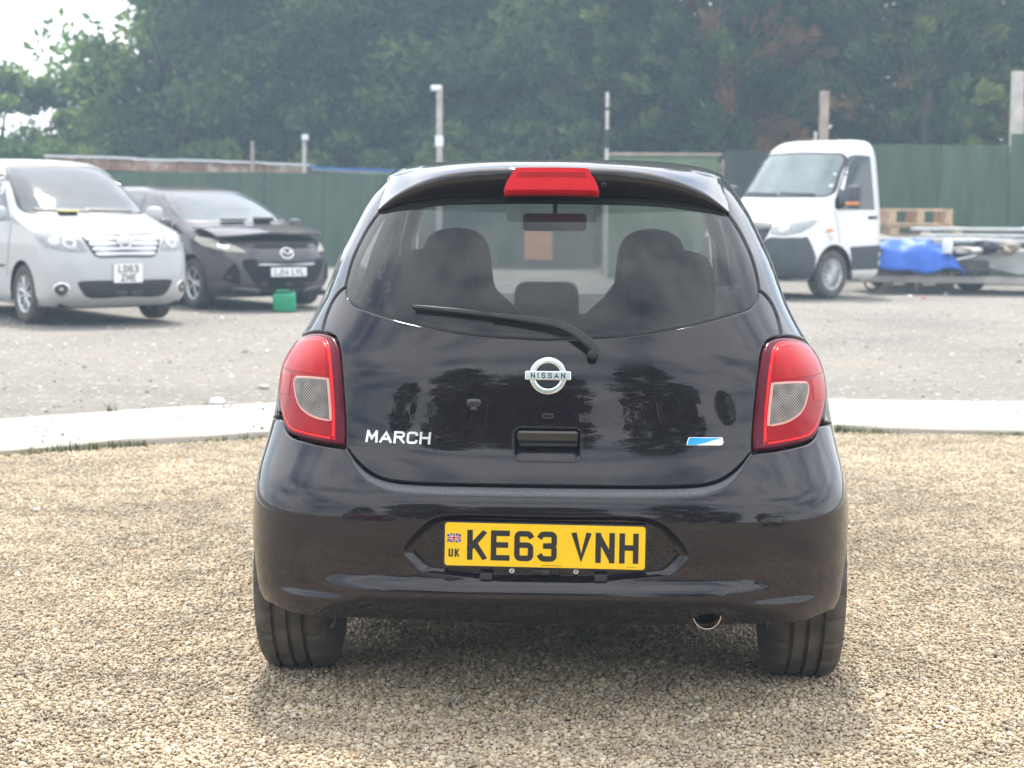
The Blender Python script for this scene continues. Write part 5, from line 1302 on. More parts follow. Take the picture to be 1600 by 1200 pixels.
def front_plate(v, lines, w, h, x, z, lh, out=.02, tilt=0.0):
    P, N = v.tangent('front', x, z); o = (x, P[1] + out, z)
    m_ = flat_map(o, (-1, 0, 0), (0, -math.sin(tilt), math.cos(tilt)), (0, math.cos(tilt), math.sin(tilt)))
    pl = panel('number_plate', m_, rrect(w, h, .008, .05), M['plate_white'], v.t, step=.2, rim=.02, er=.002)
    n = len(lines)
    for i, tx in enumerate(lines):
        text_mesh('lettering', tx, lh, lh * .17, m_, (0, (n / 2 - 1 - i) * lh * 1.22 + lh * .11), M['ink'], pl, thick=.0012, gap=.17)
    return pl

# ---- silver people carrier
S = Vehicle('people_carrier', 'silver people carrier parked at the left edge, facing the yard', 'van', (-6.95, 23.72, 0), math.pi + R_(36),
    [(0.2, 0.12, 4.52, 0.78, 0.5, 0.46, 3.0), (0.26, 0.06, 4.6, 0.82, 0.5, 0.46, 3.0), (0.34, 0.02, 4.655, 0.838, 0.5, 0.46, 3.0), (0.5, 0, 4.675, 0.845, 0.5, 0.46, 3.0), (0.66, 0, 4.665, 0.848, 0.5, 0.46, 3.0), (0.8, 0, 4.63, 0.848, 0.5, 0.46, 3.0), (0.92, 0.01, 4.57, 0.845, 0.5, 0.46, 3.0), (0.99, 0.02, 4.48, 0.842, 0.5, 0.46, 3.0), (1.06, 0.03, 4.28, 0.836, 0.5, 0.55, 3.1), (1.12, 0.03, 4.02, 0.826, 0.5, 0.55, 3.1), (1.17, 0.04, 3.82, 0.818, 0.5, 0.55, 3.1), (1.24, 0.05, 3.66, 0.806, 0.5, 0.6, 3.3), (1.4, 0.07, 3.38, 0.784, 0.5, 0.58, 3.4), (1.56, 0.1, 3.08, 0.756, 0.5, 0.56, 3.4), (1.7, 0.15, 2.78, 0.722, 0.5, 0.55, 3.4), (1.765, 0.22, 2.58, 0.695, 0.5, 0.55, 3.2), (1.81, 0.34, 2.3, 0.64, 0.5, 0.55, 3.0), (1.84, 0.6, 1.95, 0.52, 0.5, 0.5, 2.8), (1.85, 1.0, 1.5, 0.25, 0.2, 0.2, 2.5)], M['silver_paint'], [(3.76, .32), (.85, .32)], .325)
_ws = symx([(.0, 1.205), (.45, 1.21), (.70, 1.23), (.715, 1.26), (.66, 1.48), (.60, 1.66), (.56, 1.715), (.50, 1.73), (0, 1.745)], .06); _wp = S.pan('windscreen', 'front', _ws, M['van_glass'], off=.003); S.pan('windscreen_seal', 'front', inset(_ws, -.022), M['rubber_seal'], _wp, off=.0035, rim=.006, er=.002, holes=[inset(_ws, .012)])
for sd, nm in ((1, 'right'), (-1, 'left')):
    mm = (lambda p: p) if sd > 0 else mirx
    S.pan('side_window', nm, polyc((2.72, 1.12), (3.40, 1.12), (2.86, 1.62), (2.70, 1.66)), M['van_glass_dark']); S.pan('side_window', nm, polyc((1.55, 1.10), (2.60, 1.12), (2.60, 1.68), (1.55, 1.70)), M['van_glass_dark']); S.pan('side_window', nm, polyc((.35, 1.12), (1.45, 1.10), (1.45, 1.70), (.45, 1.68)), M['van_glass_dark'])
    S.pan('door_seam', nm, polyc((2.652, .36), (2.664, .36), (2.664, 1.72), (2.652, 1.72)), M['rubber_seal'], off=.002, rim=.004, er=.001); S.pan('door_seam', nm, polyc((3.30, .50), (3.312, .50), (3.452, 1.10), (3.44, 1.10)), M['rubber_seal'], off=.002, rim=.004, er=.001)
    S.pan('side_moulding', nm, polyc((1.3, .60), (3.25, .60), (3.25, .63), (1.3, .63)), M['rubber_seal'], off=.004)
    MB().box((sd * .875, 2.58, .87), (.03, .22, .035), bev=.012).build('door_handle', M['silver_paint'], S.t, smooth=True)
    MB().box((sd * .95, 3.34, 1.20), (.20, .12, .17), bev=.05).build('door_mirror', M['silver_paint'], S.t, smooth=True)
    hl = S.pan('headlamp', 'front', mm(np.array(joined([(.43, .80), (.47, .90), (.51, .965)], [(.51, .965), (.66, 1.0), (.81, 1.015)], [(.81, 1.015), (.828, .93), (.82, .845)], [(.82, .845), (.64, .80), (.43, .80)], ds=.04))), M['headlamp'], off=.006, step=.05)
    S.pan('lamp_bowl', 'front', mm(ellipse(.075, .065, 20, (.60, .895))), M['alloy'], hl, off=.010, er=.012, rim=.008); S.pan('lamp_bowl', 'front', mm(ellipse(.05, .045, 16, (.735, .915))), M['alloy'], hl, off=.010, er=.010, rim=.008)
    S.pan('headlamp_wrap', nm, np.array(joined([(4.13, .985), (4.37, .855)], [(4.37, .855), (4.44, .86), (4.45, 1.0)], [(4.45, 1.0), (4.30, 1.03), (4.13, .985)], ds=.05)), M['headlamp'], hl, off=.007, step=.06)
    fl = S.pan('fog_lamp', 'front', mm(ellipse(.080, .080, 24, (.705, .395))), M['chrome'], off=.008, er=.012); S.pan('fog_glass', 'front', mm(ellipse(.060, .060, 20, (.705, .395))), M['van_glass_dark'], fl, off=.012)
    for (y) in (3.76, .85): wheel(S.t, (sd * .735, y, .32), .322, .20, sd, M['alloy'], 7, 64)
gr = S.pan('grille', 'front', symx([(0, .735), (.34, .745), (.385, .79), (.45, .935), (.455, .965), (.40, .985), (0, .99)], .05), M['gloss_black'], off=.004)
for i, z in enumerate((.775, .828, .881, .934)):
    w_ = .345 + (z - .775) * .50; S.pan('grille_bar', 'front', symx([(0, z - .014), (w_, z - .014), (w_ + .006, z), (w_, z + .014), (0, z + .014)], .06), M['alloy'], gr, off=.022, rim=.024, er=.005)
P_, N_ = S.tangent('front', 0, .882, .055); em2 = flat_map(P_, (-1, 0, 0), (0, 0, 1), (0, 1, 0))
e_ = panel('emblem', em2, ellipse(.082, .082, 32), M['chrome'], gr, holes=[ellipse(.060, .060, 28)], step=.03, rim=.012, er=.006); panel('emblem_bar', em2, rrect(.20, .035, .004, .02), M['chrome'], e_, step=.05, rim=.012, er=.003, off=.006)
lo = S.pan('lower_intake', 'front', symx([(0, .305), (.44, .31), (.50, .36), (.555, .475), (.52, .485), (0, .49)], .05), M['gloss_black'], off=.004)
for z in (.35, .395, .44): S.pan('intake_bar', 'front', symx([(0, z - .008), (.47, z - .008), (.47, z + .008), (0, z + .008)], .06), M['trim'], lo, off=.016, rim=.016, er=.003)
for a_, b_ in ((.62, .02), (.05, -.52)): S.pan('wiper', 'front', polyc((a_, 1.235), (a_, 1.262), (b_, 1.240), (b_, 1.218)), M['trim'], off=.016, rim=.012)
S.pan('bonnet_seam', 'front', symx([(0, 1.006), (.40, 1.003), (.52, 1.018), (.52, 1.026), (.40, 1.011), (0, 1.014)], .05), M['rubber_seal'], off=.002, rim=.003, er=.001)
front_plate(S, ['LD63', 'ZHE'], .335, .205, 0, .565, .078, .03)
MB().box((.28, 3.70, 1.215), (.22, .10, .012)).build('dash_papers', M['yellow_paper'], S.t).location = (0, .02, .02)
MB().box((0, 2.3, .21), (1.4, 4.3, .06)).build('underfloor', M['void'], S.t)

# ---- dark grey people carrier with sprung bonnet
Z = Vehicle('people_carrier', 'dark grey people carrier with a sprung bonnet, beside the silver one', 'car', (-5.50, 26.6, 0), math.pi + R_(36),
    [(.18, .14, 4.36, .80, .5, .85, 3.0), (.24, .08, 4.46, .84, .5, .9, 3.0), (.34, .03, 4.54, .862, .5, .95, 3.0), (.50, 0, 4.58, .872, .5, 1.0, 2.9), (.62, 0, 4.575, .875, .5, 1.05, 2.8), (.74, 0, 4.53, .875, .5, 1.1, 2.7), (.83, .01, 4.43, .872, .5, 1.1, 2.7), (.90, .02, 4.20, .868, .5, 1.0, 2.8),
     (.97, .03, 3.88, .86, .5, .85, 3.0), (1.03, .04, 3.58, .852, .5, .7, 3.1), (1.08, .05, 3.40, .84, .5, .6, 3.2), (1.18, .07, 3.12, .805, .5, .56, 3.3), (1.30, .12, 2.82, .765, .5, .55, 3.3), (1.42, .20, 2.48, .715, .5, .55, 3.3), (1.49, .30, 2.22, .665, .5, .55, 3.1), (1.54, .5, 1.85, .56, .5, .5, 2.9), (1.555, .9, 1.5, .3, .3, .3, 2.6)], M['grey_paint'], [(3.62, .315), (.87, .315)], .32)
_ws = symx([(.0, 1.085), (.45, 1.09), (.70, 1.10), (.745, 1.125), (.68, 1.28), (.62, 1.40), (.57, 1.445), (0, 1.47)], .06); _wp = Z.pan('windscreen', 'front', _ws, M['van_glass'], off=.003); Z.pan('windscreen_seal', 'front', inset(_ws, -.022), M['rubber_seal'], _wp, off=.0035, rim=.006, er=.002, holes=[inset(_ws, .012)])
for sd, nm in ((1, 'right'), (-1, 'left')):
    mm = (lambda p: p) if sd > 0 else mirx
    Z.pan('side_window', nm, polyc((2.05, 1.03), (3.16, 1.03), (2.55, 1.36), (2.2, 1.435), (2.05, 1.435)), M['van_glass_dark']); Z.pan('side_window', nm, polyc((.5, 1.06), (1.95, 1.03), (1.95, 1.435), (.75, 1.42)), M['van_glass_dark'])
    Z.pan('door_seam', nm, polyc((2.0, .33), (2.012, .33), (2.012, 1.02), (2.0, 1.02)), M['rubber_seal'], off=.002, rim=.004, er=.001)
    MB().box((sd * .955, 3.05, 1.06), (.18, .11, .13), bev=.045).build('door_mirror', M['grey_paint'], Z.t, smooth=True)
    hl = Z.pan('headlamp', 'front', mm(np.array(joined([(.50, .715), (.60, .80), (.72, .875), (.82, .905)], [(.82, .905), (.845, .86), (.83, .79)], [(.83, .79), (.72, .735), (.50, .715)], ds=.04))), M['headlamp_old'], off=.008, step=.05)
    Z.pan('lamp_bowl', 'front', mm(ellipse(.05, .045, 18, (.70, .80))), M['chrome'], hl, off=.012, er=.010)
    Z.pan('side_intake', 'front', mm(np.array(joined([(.58, .30), (.76, .38)], [(.76, .38), (.72, .50), (.64, .60)], [(.64, .60), (.60, .46), (.58, .30)], ds=.04))), M['void'], off=.004)
    Z.pan('lower_lip', 'front', mm(np.array(joined([(.30, .205), (.62, .215)], [(.62, .215), (.66, .265), (.34, .262)], [(.34, .262), (.30, .205)], ds=.04))), M['alloy'], off=.004, step=.05)
    for (y) in (3.62, .87): wheel(Z.t, (sd * .755, y, .315), .32, .205, sd, M['alloy'], 5, 64)
Z.pan('engine_bay', 'front', symx([(0, .765), (.45, .775), (.56, .80), (.80, .885), (.80, .93), (0, .93)], .05), M['void'], off=.003)
gz = Z.pan('grille', 'front', symx([(0, .262), (.30, .268), (.42, .33), (.52, .46), (.575, .60), (.55, .635), (.30, .625), (0, .62)], .05), M['void'], off=.003)
Z.pan('grille_bar', 'front', symx([(0, .598), (.42, .604), (.42, .622), (0, .616)], .05), M['gloss_black'], gz, off=.018, rim=.016); Z.pan('grille_bar', 'front', symx([(0, .56), (.40, .566), (.40, .575), (0, .569)], .05), M['alloy'], gz, off=.012, rim=.010)
P_, N_ = Z.tangent('front', 0, .705, .012); em3 = flat_map(P_, (-1, 0, 0), (0, -.3, .95), (0, .95, .3))
e_ = panel('emblem', em3, ellipse(.095, .075, 32), M['chrome'], Z.t, holes=[ellipse(.078, .060, 28)], step=.03, rim=.01, er=.004)
V2 = []
MBm = MB()
for sd in (-1, 1): MBm.tube([tuple(P_ + np.array((0, .006, 0)) + np.array((sd * a, -b * .3, b))) for a, b in ((0, -.028), (.045, .018), (.083, .012))], [.010, .013, .006], 6)
MBm.build('emblem_wings', M['chrome'], e_, smooth=True)
front_plate(Z, ['LJ14 LWL'], .50, .112, 0, .475, .076, .035)
def bon(u, v):
    a = u * 2 - 1; x = a * (.80 - .03 * v); y = 3.52 + .93 * v - .30 * abs(a) ** 2.6 * v; h, n_, _, _ = Z.bvh.ray_cast(Vector((x, min(y, 4.25), 10)), Vector((0, 0, -1)))
    z = 1.06 - .03 * v - .115 * v * v - .035 * abs(a) ** 3 + (.045 * v + .011 * math.sin(a * 5.2 + .6) * v ** 3 + (.045 * max(0, .3 - abs(a + .45)) * v ** 4)); return (x, y, z)
V, F = grid(bon, 33, 17); nV = len(V); V2 = [(x, y, z - .022) for x, y, z in V]; edge = [i for i in range(33)]
Fb = [tuple(reversed(f)) for f in F]; Fb2 = [tuple(i + nV for i in f) for f in F]
rimf = [((16) * 33 + i, 16 * 33 + i + 1, nV + 16 * 33 + i + 1, nV + 16 * 33 + i) for i in range(32)] + [(j * 33, (j + 1) * 33, nV + (j + 1) * 33, nV + j * 33) for j in range(16)] + [(j * 33 + 32, nV + j * 33 + 32, nV + (j + 1) * 33 + 32, (j + 1) * 33 + 32) for j in range(16)]
bm = bmesh.new(); vs = [bm.verts.new(p) for p in V + V2]
for f in Fb + Fb2 + rimf: bm.faces.new([vs[i] for i in f])
o = bm_obj('bonnet', bm, M['grey_paint'], Z.t, smooth=True); o.data.set_sharp_from_angle(angle=R_(45)); o['label'] = 'bent bonnet standing open a crack'
MB().box((.16, 3.42, 1.115), (.34, .10, .03), bev=.01).build('wiper_cowl', M['trim'], Z.t); MB().box((-.28, 3.42, 1.12), (.26, .12, .06), bev=.02).build('wiper_cowl', M['trim'], Z.t)
MB().box((0, 2.3, .19), (1.45, 4.2, .06)).build('underfloor', M['void'], Z.t)

# ---- green fuel can
can = thing('fuel_can', 'bright green plastic can on the ground before the dark grey people carrier', 'can', (-2.84, 22.75, -.02), R_(8))
bm = bmesh.new(); bmesh.ops.create_cube(bm, size=1.0, matrix=Matrix.Translation((0, 0, .115)) @ Matrix.Diagonal((.285, .16, .23, 1)))
bmesh.ops.bevel(bm, geom=list(bm.edges), offset=.03, segments=3, affect='EDGES', profile=.5); bm_obj('body', bm, M['green_can'], can, smooth=True)
MB().tube([(-.10, 0, .215), (-.085, 0, .262), (.05, 0, .262), (.075, 0, .215)], .016, 8).build('handle', M['green_can'], can, smooth=True)
MB().lathe([(.21, .028), (.255, .028), (.258, .02), (.258, 0)], 16, 'z', (.11, 0, 0)).build('cap', M['green_can'], can, smooth=True)

# ---- white truck cab
T = Vehicle('truck', 'white truck cab with dark grey bumper parked by the fence', 'truck', (7.62, 30.52, 0), math.pi - R_(48),
    [(.26, 3.72, 5.72, .86, .05, .7, 3.2), (.34, 3.70, 5.82, .95, .05, .75, 3.2), (.46, 3.70, 5.87, .985, .05, .75, 3.2), (.62, 3.70, 5.88, .995, .05, .8, 3.2), (.80, 3.70, 5.86, .995, .05, .85, 3.1), (.95, 3.70, 5.80, .99, .05, .9, 3.0), (1.06, 3.70, 5.70, .985, .05, .9, 3.0), (1.16, 3.70, 5.50, .975, .05, .85, 3.0),
     (1.27, 3.70, 5.24, .965, .05, .75, 3.1), (1.37, 3.70, 5.04, .955, .05, .66, 3.2), (1.46, 3.70, 4.93, .945, .05, .6, 3.3), (1.62, 3.70, 4.80, .925, .05, .58, 3.4), (1.85, 3.70, 4.62, .895, .05, .56, 3.4), (2.05, 3.70, 4.46, .865, .05, .56, 3.4), (2.17, 3.71, 4.35, .835, .06, .5, 3.3), (2.25, 3.72, 4.22, .80, .08, .4, 3.2), (2.30, 3.75, 4.08, .72, .1, .25, 3.1), (2.325, 3.80, 3.95, .55, .05, .1, 3.0)], M['white_paint'], [(4.83, .345)], .35, arch=1.24)
# a flatter, longer roof so that the cab top reads level
_ws = symx([(0, 1.47), (.5, 1.475), (.80, 1.49), (.835, 1.53), (.795, 1.80), (.755, 2.04), (.70, 2.09), (.5, 2.105), (0, 2.12)], .08); _wp = T.pan('windscreen', 'front', _ws, M['truck_glass'], off=.003); T.pan('windscreen_seal', 'front', inset(_ws, -.022), M['rubber_seal'], _wp, off=.0035, rim=.006, er=.002, holes=[inset(_ws, .012)])
for sd, nm in ((1, 'right'), (-1, 'left')):
    mm = (lambda p: p) if sd > 0 else mirx
    sw_ = T.pan('side_window', nm, np.array(joined([(3.85, 1.28), (4.58, 1.28)], [(4.58, 1.28), (4.76, 1.30), (4.72, 1.42)], [(4.72, 1.42), (4.32, 2.02)], [(4.32, 2.02), (4.25, 2.08), (3.86, 2.08)], [(3.86, 2.08), (3.85, 1.28)], ds=.06)), M['van_glass_dark'], off=.003)
    T.pan('door_seam', nm, polyc((3.782, .55), (3.794, .55), (3.794, 2.15), (3.782, 2.15)), M['rubber_seal'], off=.002, rim=.004, er=.001); T.pan('door_seam', nm, polyc((4.70, .80), (4.712, .80), (4.80, 1.26), (4.788, 1.26)), M['rubber_seal'], off=.002, rim=.004, er=.001)
    T.pan('sill_cladding', nm, polyc((3.71, .40), (4.40, .40), (4.46, .74), (3.71, .76)), M['trim_grey'], off=.008)
    T.pan('bumper_side', nm, polyc((5.27, .30), (5.76, .30), (5.76, .84), (5.40, .90), (5.25, .60)), M['trim_grey'], off=.007)
    MB().box((sd * .985, 3.93, 1.17), (.035, .20, .045), bev=.014).build('door_handle', M['trim'], T.t, smooth=True)
    MB().box((sd * 1.03, 4.98, .985), (.02, .13, .045), bev=.008).build('side_indicator', M['amber'], T.t)
    MB().lathe([(-.01, .04), (.012, .04), (.012, 0)], 14, 'x', (sd * .99, 4.93, .87)).build('fuel_flap', M['trim'], T.t)
    mr = MB().box((sd * 1.16, 4.62, 1.47), (.22, .12, .34), bev=.05).build('door_mirror', M['trim_grey'], T.t, smooth=True); MB().box((sd * 1.17, 4.665, 1.375), (.215, .06, .045), bev=.012).build('mirror_indicator', M['amber'], mr); MB().tube([(sd * .93, 4.55, 1.38), (sd * 1.08, 4.60, 1.36)], .03, 8).build('mirror_arm', M['trim'], mr)
    hl = T.pan('headlamp', 'front', mm(np.array(joined([(.56, .93), (.55, 1.02), (.57, 1.05)], [(.57, 1.05), (.75, 1.12), (.93, 1.145)], [(.93, 1.145), (.945, 1.05), (.90, .95)], [(.90, .95), (.75, .905), (.56, .93)], ds=.05))), M['headlamp'], off=.008, step=.06)
    T.pan('lamp_bowl', 'front', mm(ellipse(.06, .06, 18, (.70, 1.01))), M['alloy'], hl, off=.013, er=.012)
    wheel(T.t, (sd * .865, 4.83, .345), .352, .225, sd, M['steel'], 10, 64)
    wheel(T.t, (sd * .865, 1.15, .345), .352, .225, sd, M['steel'], 10, 48)
    MB().box((sd * .42, 1.85, .62), (.09, 3.75, .14)).build('chassis_rail', M['trim_grey'], T.t)
T.pan('bumper', 'front', symx([(0, .275), (.60, .275), (.90, .30), (.975, .48), (.98, .70), (.93, .87), (.72, .878), (.56, .88), (.40, .72), (0, .70)], .06), M['trim_grey'], off=.007, step=.09)
gz = T.pan('grille', 'front', symx([(0, .68), (.36, .70), (.48, .80), (.535, 1.02), (.50, 1.075), (0, 1.10)], .06), M['trim'], off=.012)
for z in (.80, .90, 1.0): T.pan('grille_bar', 'front', symx([(0, z - .02), (.40 + (z - .8) * .4, z - .02), (.42 + (z - .8) * .4, z), (.40 + (z - .8) * .4, z + .02), (0, z + .02)], .06), M['trim_grey'], gz, off=.03, rim=.02)
T.pan('bumper_intake', 'front', symx([(0, .40), (.55, .41), (.60, .48), (.55, .55), (0, .56)], .06), M['trim'], off=.010)
for a_, b_ in ((.70, .05), (.0, -.62)): T.pan('wiper', 'front', polyc((a_, 1.50), (a_, 1.53), (b_, 1.515), (b_, 1.488)), M['trim'], off=.018, rim=.012)
MB().box((-.10, 4.62, 1.452), (.30, .10, .012)).build('scuttle_vent', M['trim'], T.t)
MB().box((0, 1.2, .79), (1.9, 2.2, .07)).box((0, .2, .79), (1.9, .2, .1)).build('load_bed', M['trailer_grey'], T.t)
MB().box((0, 4.7, .31), (1.5, 1.9, .08)).build('underfloor', M['void'], T.t)
MB().tube([(-.25, 4.0, 2.27), (-.30, 3.92, 2.40)], .012, 6).build('aerial', M['trim'], T.t)
# ------------------------------------------------------------------ trailer, tarpaulin, pallets and odds and ends
TR = thing('flatbed_trailer', 'low grey flatbed trailer on the right, drawbar towards the truck', 'trailer', (5.75, 28.35, 0), R_(-7))
def skirt(y): return [(1.45, .44), (2.1, .30), (2.9, .42), (3.3, .30), (6.2, .34), (6.2, .62), (1.45, .62)]
MB().prism(skirt(0), -.03, .0, 'y').build('side_panel', M['trailer_grey'], TR)
MB().box((3.9, .95, .63), (4.9, 1.9, .05)).build('deck', M['trailer_grey'], TR)
MB().prism([(1.05, .30), (1.5, .32), (1.5, .60), (1.15, .52)], 0, 1.9, 'y').build('front_panel', M['trailer_grey'], TR)
MB().tube([(-.25, .95, .28), (.55, .95, .29), (1.3, .95, .34)], [.045, .05, .05], 8).build('drawbar', M['steel'], TR, smooth=True)
MB().box((1.05, .12, .21), (2.6, .10, .11), bev=.01).build('side_rail', M['pale_wood'], TR)
MB().tube([(.55, .12, .02), (.55, .12, .50)], .03, 10).build('jockey_stand', M['steel'], TR, smooth=True)
MB().lathe([(-.04, .10), (-.03, .13), (.03, .13), (.04, .10)], 20, 'y', (-.10, .45, .13)).build('jockey_wheel', M['tyre'], TR, smooth=True)
MB().tube([(-.32, .40, .24), (-.1, .45, .30), (.05, .6, .30)], [.035, .05, .04], 8).build('hitch', M['lamp_white'], TR, smooth=True)
for i, z in enumerate((.80, .90)):
    MB().box((4.4, .55 + i * .4, z), (4.2 - i * .5, .10, .07), bev=.012).build('load_rail', M['steel'], TR)
for x in (3.2, 4.1):
    for y in (.25, 1.65):
        e = sub('wheel', TR, (x, y, .21), (0, 0, R_(90))); tyre_obj('tyre', .22, .16, e, M['tyre'], 48, False); alloy_rim('rim', .14, .16, e, -1 if y < 1 else 1, M['steel'], 5)
# spare tyres lying at the nose under the tarpaulin
for i, (x, y, z, lb) in enumerate(((.35, .35, .40, 'worn tyre lying flat on the drawbar end of the trailer, half under the tarpaulin'), (1.35, .25, .42, 'second worn tyre beside the grey side panel under the tarpaulin'))):
    e = thing('spare_tyre', lb, 'tyre', tuple(TR.matrix_basis @ Vector((x, y, z)) if False else (5.75 + x, 28.30 + y * .9 - x * .12, z)), 0, 'spare tyres under the tarpaulin')
    o = tyre_obj('tyre', .36, .19, e, M['tyre'], 64, False); o.rotation_euler = (0, R_(90), 0); o.location = (0, 0, 0)
# tarpaulin: a rumpled sheet over a heap
def tarp(u, v):
    x = (u - .5) * 1.55; y = (v - .5) * 1.0; ex = abs(u - .46) * 2; ey = abs(v - .5) * 2; h = .32 * (1 - min(1, ex) ** 3.2) * (1 - ey ** 3.4)
    h *= 1.0 - .30 * max(0, u - .62) / .38; h += .035 * math.sin(u * 9 + v * 3) * (1 - ex ** 2) + .012 * math.sin(u * 17 - v * 11) + .008 * math.sin(v * 20 + u * 8) - .03 * abs(math.sin((u * 1.4 - v * .9) * 5.0)) ** 3
    edge = max(ex, ey); drop = -.14 * max(0, edge - .8) / .2
    return (x + .02 * math.sin(v * 23), y + .03 * math.sin(u * 19), h + drop)
V, F = grid(tarp, 70, 50); o = mesh('tarpaulin', V, F, M['tarp'], smooth=True); sm = o.modifiers.new('thick', 'SOLIDIFY'); sm.thickness = .006
o.location = (6.26, 28.55, .51); o.rotation_euler = (0, 0, R_(-6)); tag(o, 'crumpled bright blue tarpaulin heaped on the trailer nose', 'tarpaulin')
def lump(name, label, cat, loc, size, mat, seed, zs=.7):
    r = random.Random(seed); bm = bmesh.new(); bmesh.ops.create_icosphere(bm, subdivisions=4, radius=1.0)
    ph = [(r.uniform(1, 4), r.uniform(1, 4), r.uniform(1, 4), r.uniform(0, 6), r.uniform(.04, .12)) for _ in range(9)]
    for v in bm.verts:
        k = 1 + sum(e * math.sin(a * v.co.x * 2 + b * v.co.y * 2 + c * v.co.z * 2 + d) for a, b, c, d, e in ph); v.co = Vector((v.co.x * size[0] * k, v.co.y * size[1] * k, v.co.z * size[2] * k))
    o = bm_obj(name, bm, mat, smooth=True); o.location = loc; return tag(o, label, cat)
bt = thing('bottle', 'clear pale plastic bottle standing against the blue tarpaulin', 'bottle', (6.70, 28.05, .62))
MB().lathe([(0, 0), (0, .075), (.02, .08), (.17, .08), (.22, .05), (.245, .022), (.265, .022), (.265, 0)], 20, 'z').build('body', M['white_plastic'], bt, smooth=True); MB().lathe([(.262, .026), (.29, .026), (.29, 0)], 14, 'z').build('cap', M['blue_badge'], bt)
lump('bundle', 'pale crumpled sheet lying on the trailer beside the bottle', 'bundle', (6.95, 28.05, .67), (.17, .13, .05), M['pale_wood'], 4)
lump('bundle', 'dark blue bundle on the trailer deck', 'bundle', (7.28, 28.02, .72), (.19, .14, .09), M['rag_dark'], 8)
lump('bundle', 'white rag among the junk on the trailer', 'bundle', (7.12, 27.95, .68), (.09, .09, .04), M['lamp_white'], 12)
lump('bundle', 'brownish rubbish bag on the trailer near the right edge', 'bundle', (7.62, 28.0, .71), (.16, .14, .08), M['old_wood'], 15)
# long bars and a cover at the right edge
for i, (x0, x1, y, z, lb) in enumerate(((6.35, 9.2, 29.0, .98, 'long grey aluminium bar on top of the load, the higher one'), (6.45, 9.2, 28.9, .88, 'long grey aluminium bar beneath the highest one'), (6.9, 9.2, 28.7, .80, 'lowest grey aluminium bar of the load'))):
    b = MB().box(((x0 + x1) / 2, y, z), (x1 - x0, .20, .055), bev=.01).build('metal_bar', M['steel']); tag(b, lb, 'bar', 'bars on the trailer')
cv = thing('boat_cover', 'white and red pointed cover at the right edge above the trailer', 'cover', (8.15, 28.9, .98), R_(4))
MB().prism([(-.05, 0), (1.2, .0), (1.2, .22), (.55, .17), (.2, .09)], -.3, .3, 'y').build('white_side', M['lamp_white'], cv); MB().prism([(.12, .10), (.55, .18), (1.2, .23), (1.2, .33), (.5, .27), (.2, .19)], -.2, .2, 'y').build('red_top', M['red_plastic'], cv)
# pallets
def pallet(label, loc, rz, mat=None, tilt=0.0):
    t = thing('pallet', label, 'pallet', loc, rz, 'pallets by the green fence'); t.rotation_euler = (tilt, 0, rz); mat = mat or M['pallet']
    bd = MB().box((0, 0, 0), (1.2, .10, .022), bev=.003).build('board', mat, t); bd.location = (0, -.35, .133); me = bd.data
    for (y, z) in ((-.18, .133), (0, .133), (.18, .133), (.35, .133), (-.35, .011), (0, .011), (.35, .011)):
        o = bpy.data.objects.new('board', me); COL.objects.link(o); o.parent = t; o.location = (0, y, z)
    bk = MB().box((0, 0, 0), (.145, .10, .10), bev=.004).build('block', mat, t); bk.location = (-.52, -.35, .072); mk = bk.data
    for x in (-.52, 0, .52):
        for y in (-.35, 0, .35):
            if (x, y) != (-.52, -.35): o = bpy.data.objects.new('block', mk); COL.objects.link(o); o.parent = t; o.location = (x, y, .072)
    return t
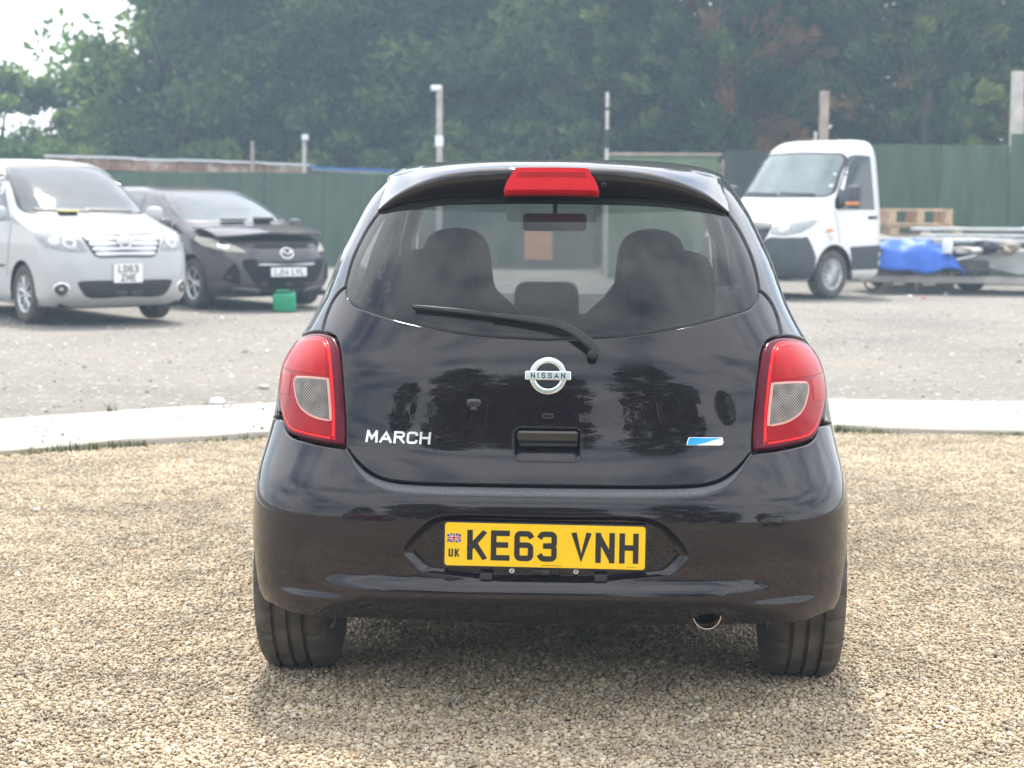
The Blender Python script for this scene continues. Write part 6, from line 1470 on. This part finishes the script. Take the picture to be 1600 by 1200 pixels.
for i, lb in enumerate(('lowest of the stacked wooden pallets by the green fence', 'second wooden pallet from the ground in the stack by the fence', 'third wooden pallet from the ground in the stack by the fence', 'middle wooden pallet of the stack by the fence', 'pale wooden pallet three below the top of the stack', 'wooden pallet two below the top of the stack', 'wide pale wooden pallet directly under the top one')):
    pallet(lb, (6.75 + .05 * math.sin(i * 2) + (.15 if i == 6 else 0), 30.6, i * .146 - .02), R_(3 * math.sin(i * 3)), M['pale_wood'] if i % 2 else M['pallet'])
P5 = pallet('deep orange-brown pallet on top of the stack beside the truck', (6.74, 30.55, 1.02), R_(2), M['pallet']); P5.scale = (.90, .9, 1.9)
loose_rock('litter', 'tiny white plastic scrap on the ground below the trailer', (5.95, 27.2, .0), .055, M['lamp_white'], 21, 'litter')
loose_rock('litter', 'tiny red plastic scrap on the ground below the trailer', (6.12, 27.0, -.005), .04, M['red_plastic'], 22, 'litter')

# ------------------------------------------------------------------ parked cars reflected in the paint
c2 = copy_tree(Z.t); set_loc(c2, (-7.6, -5.0, 0), R_(-62)); c2['label'] = 'dark red car reflected in the black bumper near the tail lamp'; c2['category'] = 'car'
for ch in c2.children:
    if ch.name.split('.')[0] in ('body', 'bonnet', 'door_mirror'):
        ch.data = ch.data.copy(); ch.data.materials[0] = M['red_paint']
c3 = copy_tree(S.t); set_loc(c3, (9.2, -2.5, 0), R_(62)); c3['label'] = 'white people carrier reflected in the rear corner of the hatchback'; c3['category'] = 'van'
for ch in c3.children:
    if ch.name.split('.')[0] == 'body': ch.data = ch.data.copy(); ch.data.materials[0] = M['white_paint']

# ------------------------------------------------------------------ bluish volume added to lift the far tones, standing in for lens glare
hz = MB().box((0, 15, 8.9), (90, 112, 20)).build('glare_haze', None)
hm = bpy.data.materials.new('glare_haze'); hm.use_nodes = True; ht = hm.node_tree; ht.nodes.clear(); ho = ht.nodes.new('ShaderNodeOutputMaterial'); hv = ht.nodes.new('ShaderNodeVolumePrincipled')
hv.inputs['Color'].default_value = (.60, .80, 1.0, 1); hv.inputs['Density'].default_value = .0031; hv.inputs['Anisotropy'].default_value = .25; ht.links.new(hv.outputs[0], ho.inputs['Volume']); hz.data.materials.append(hm)
tag(hz, 'added bluish volume over the yard standing in for lens glare', 'glare_haze', kind='stuff')
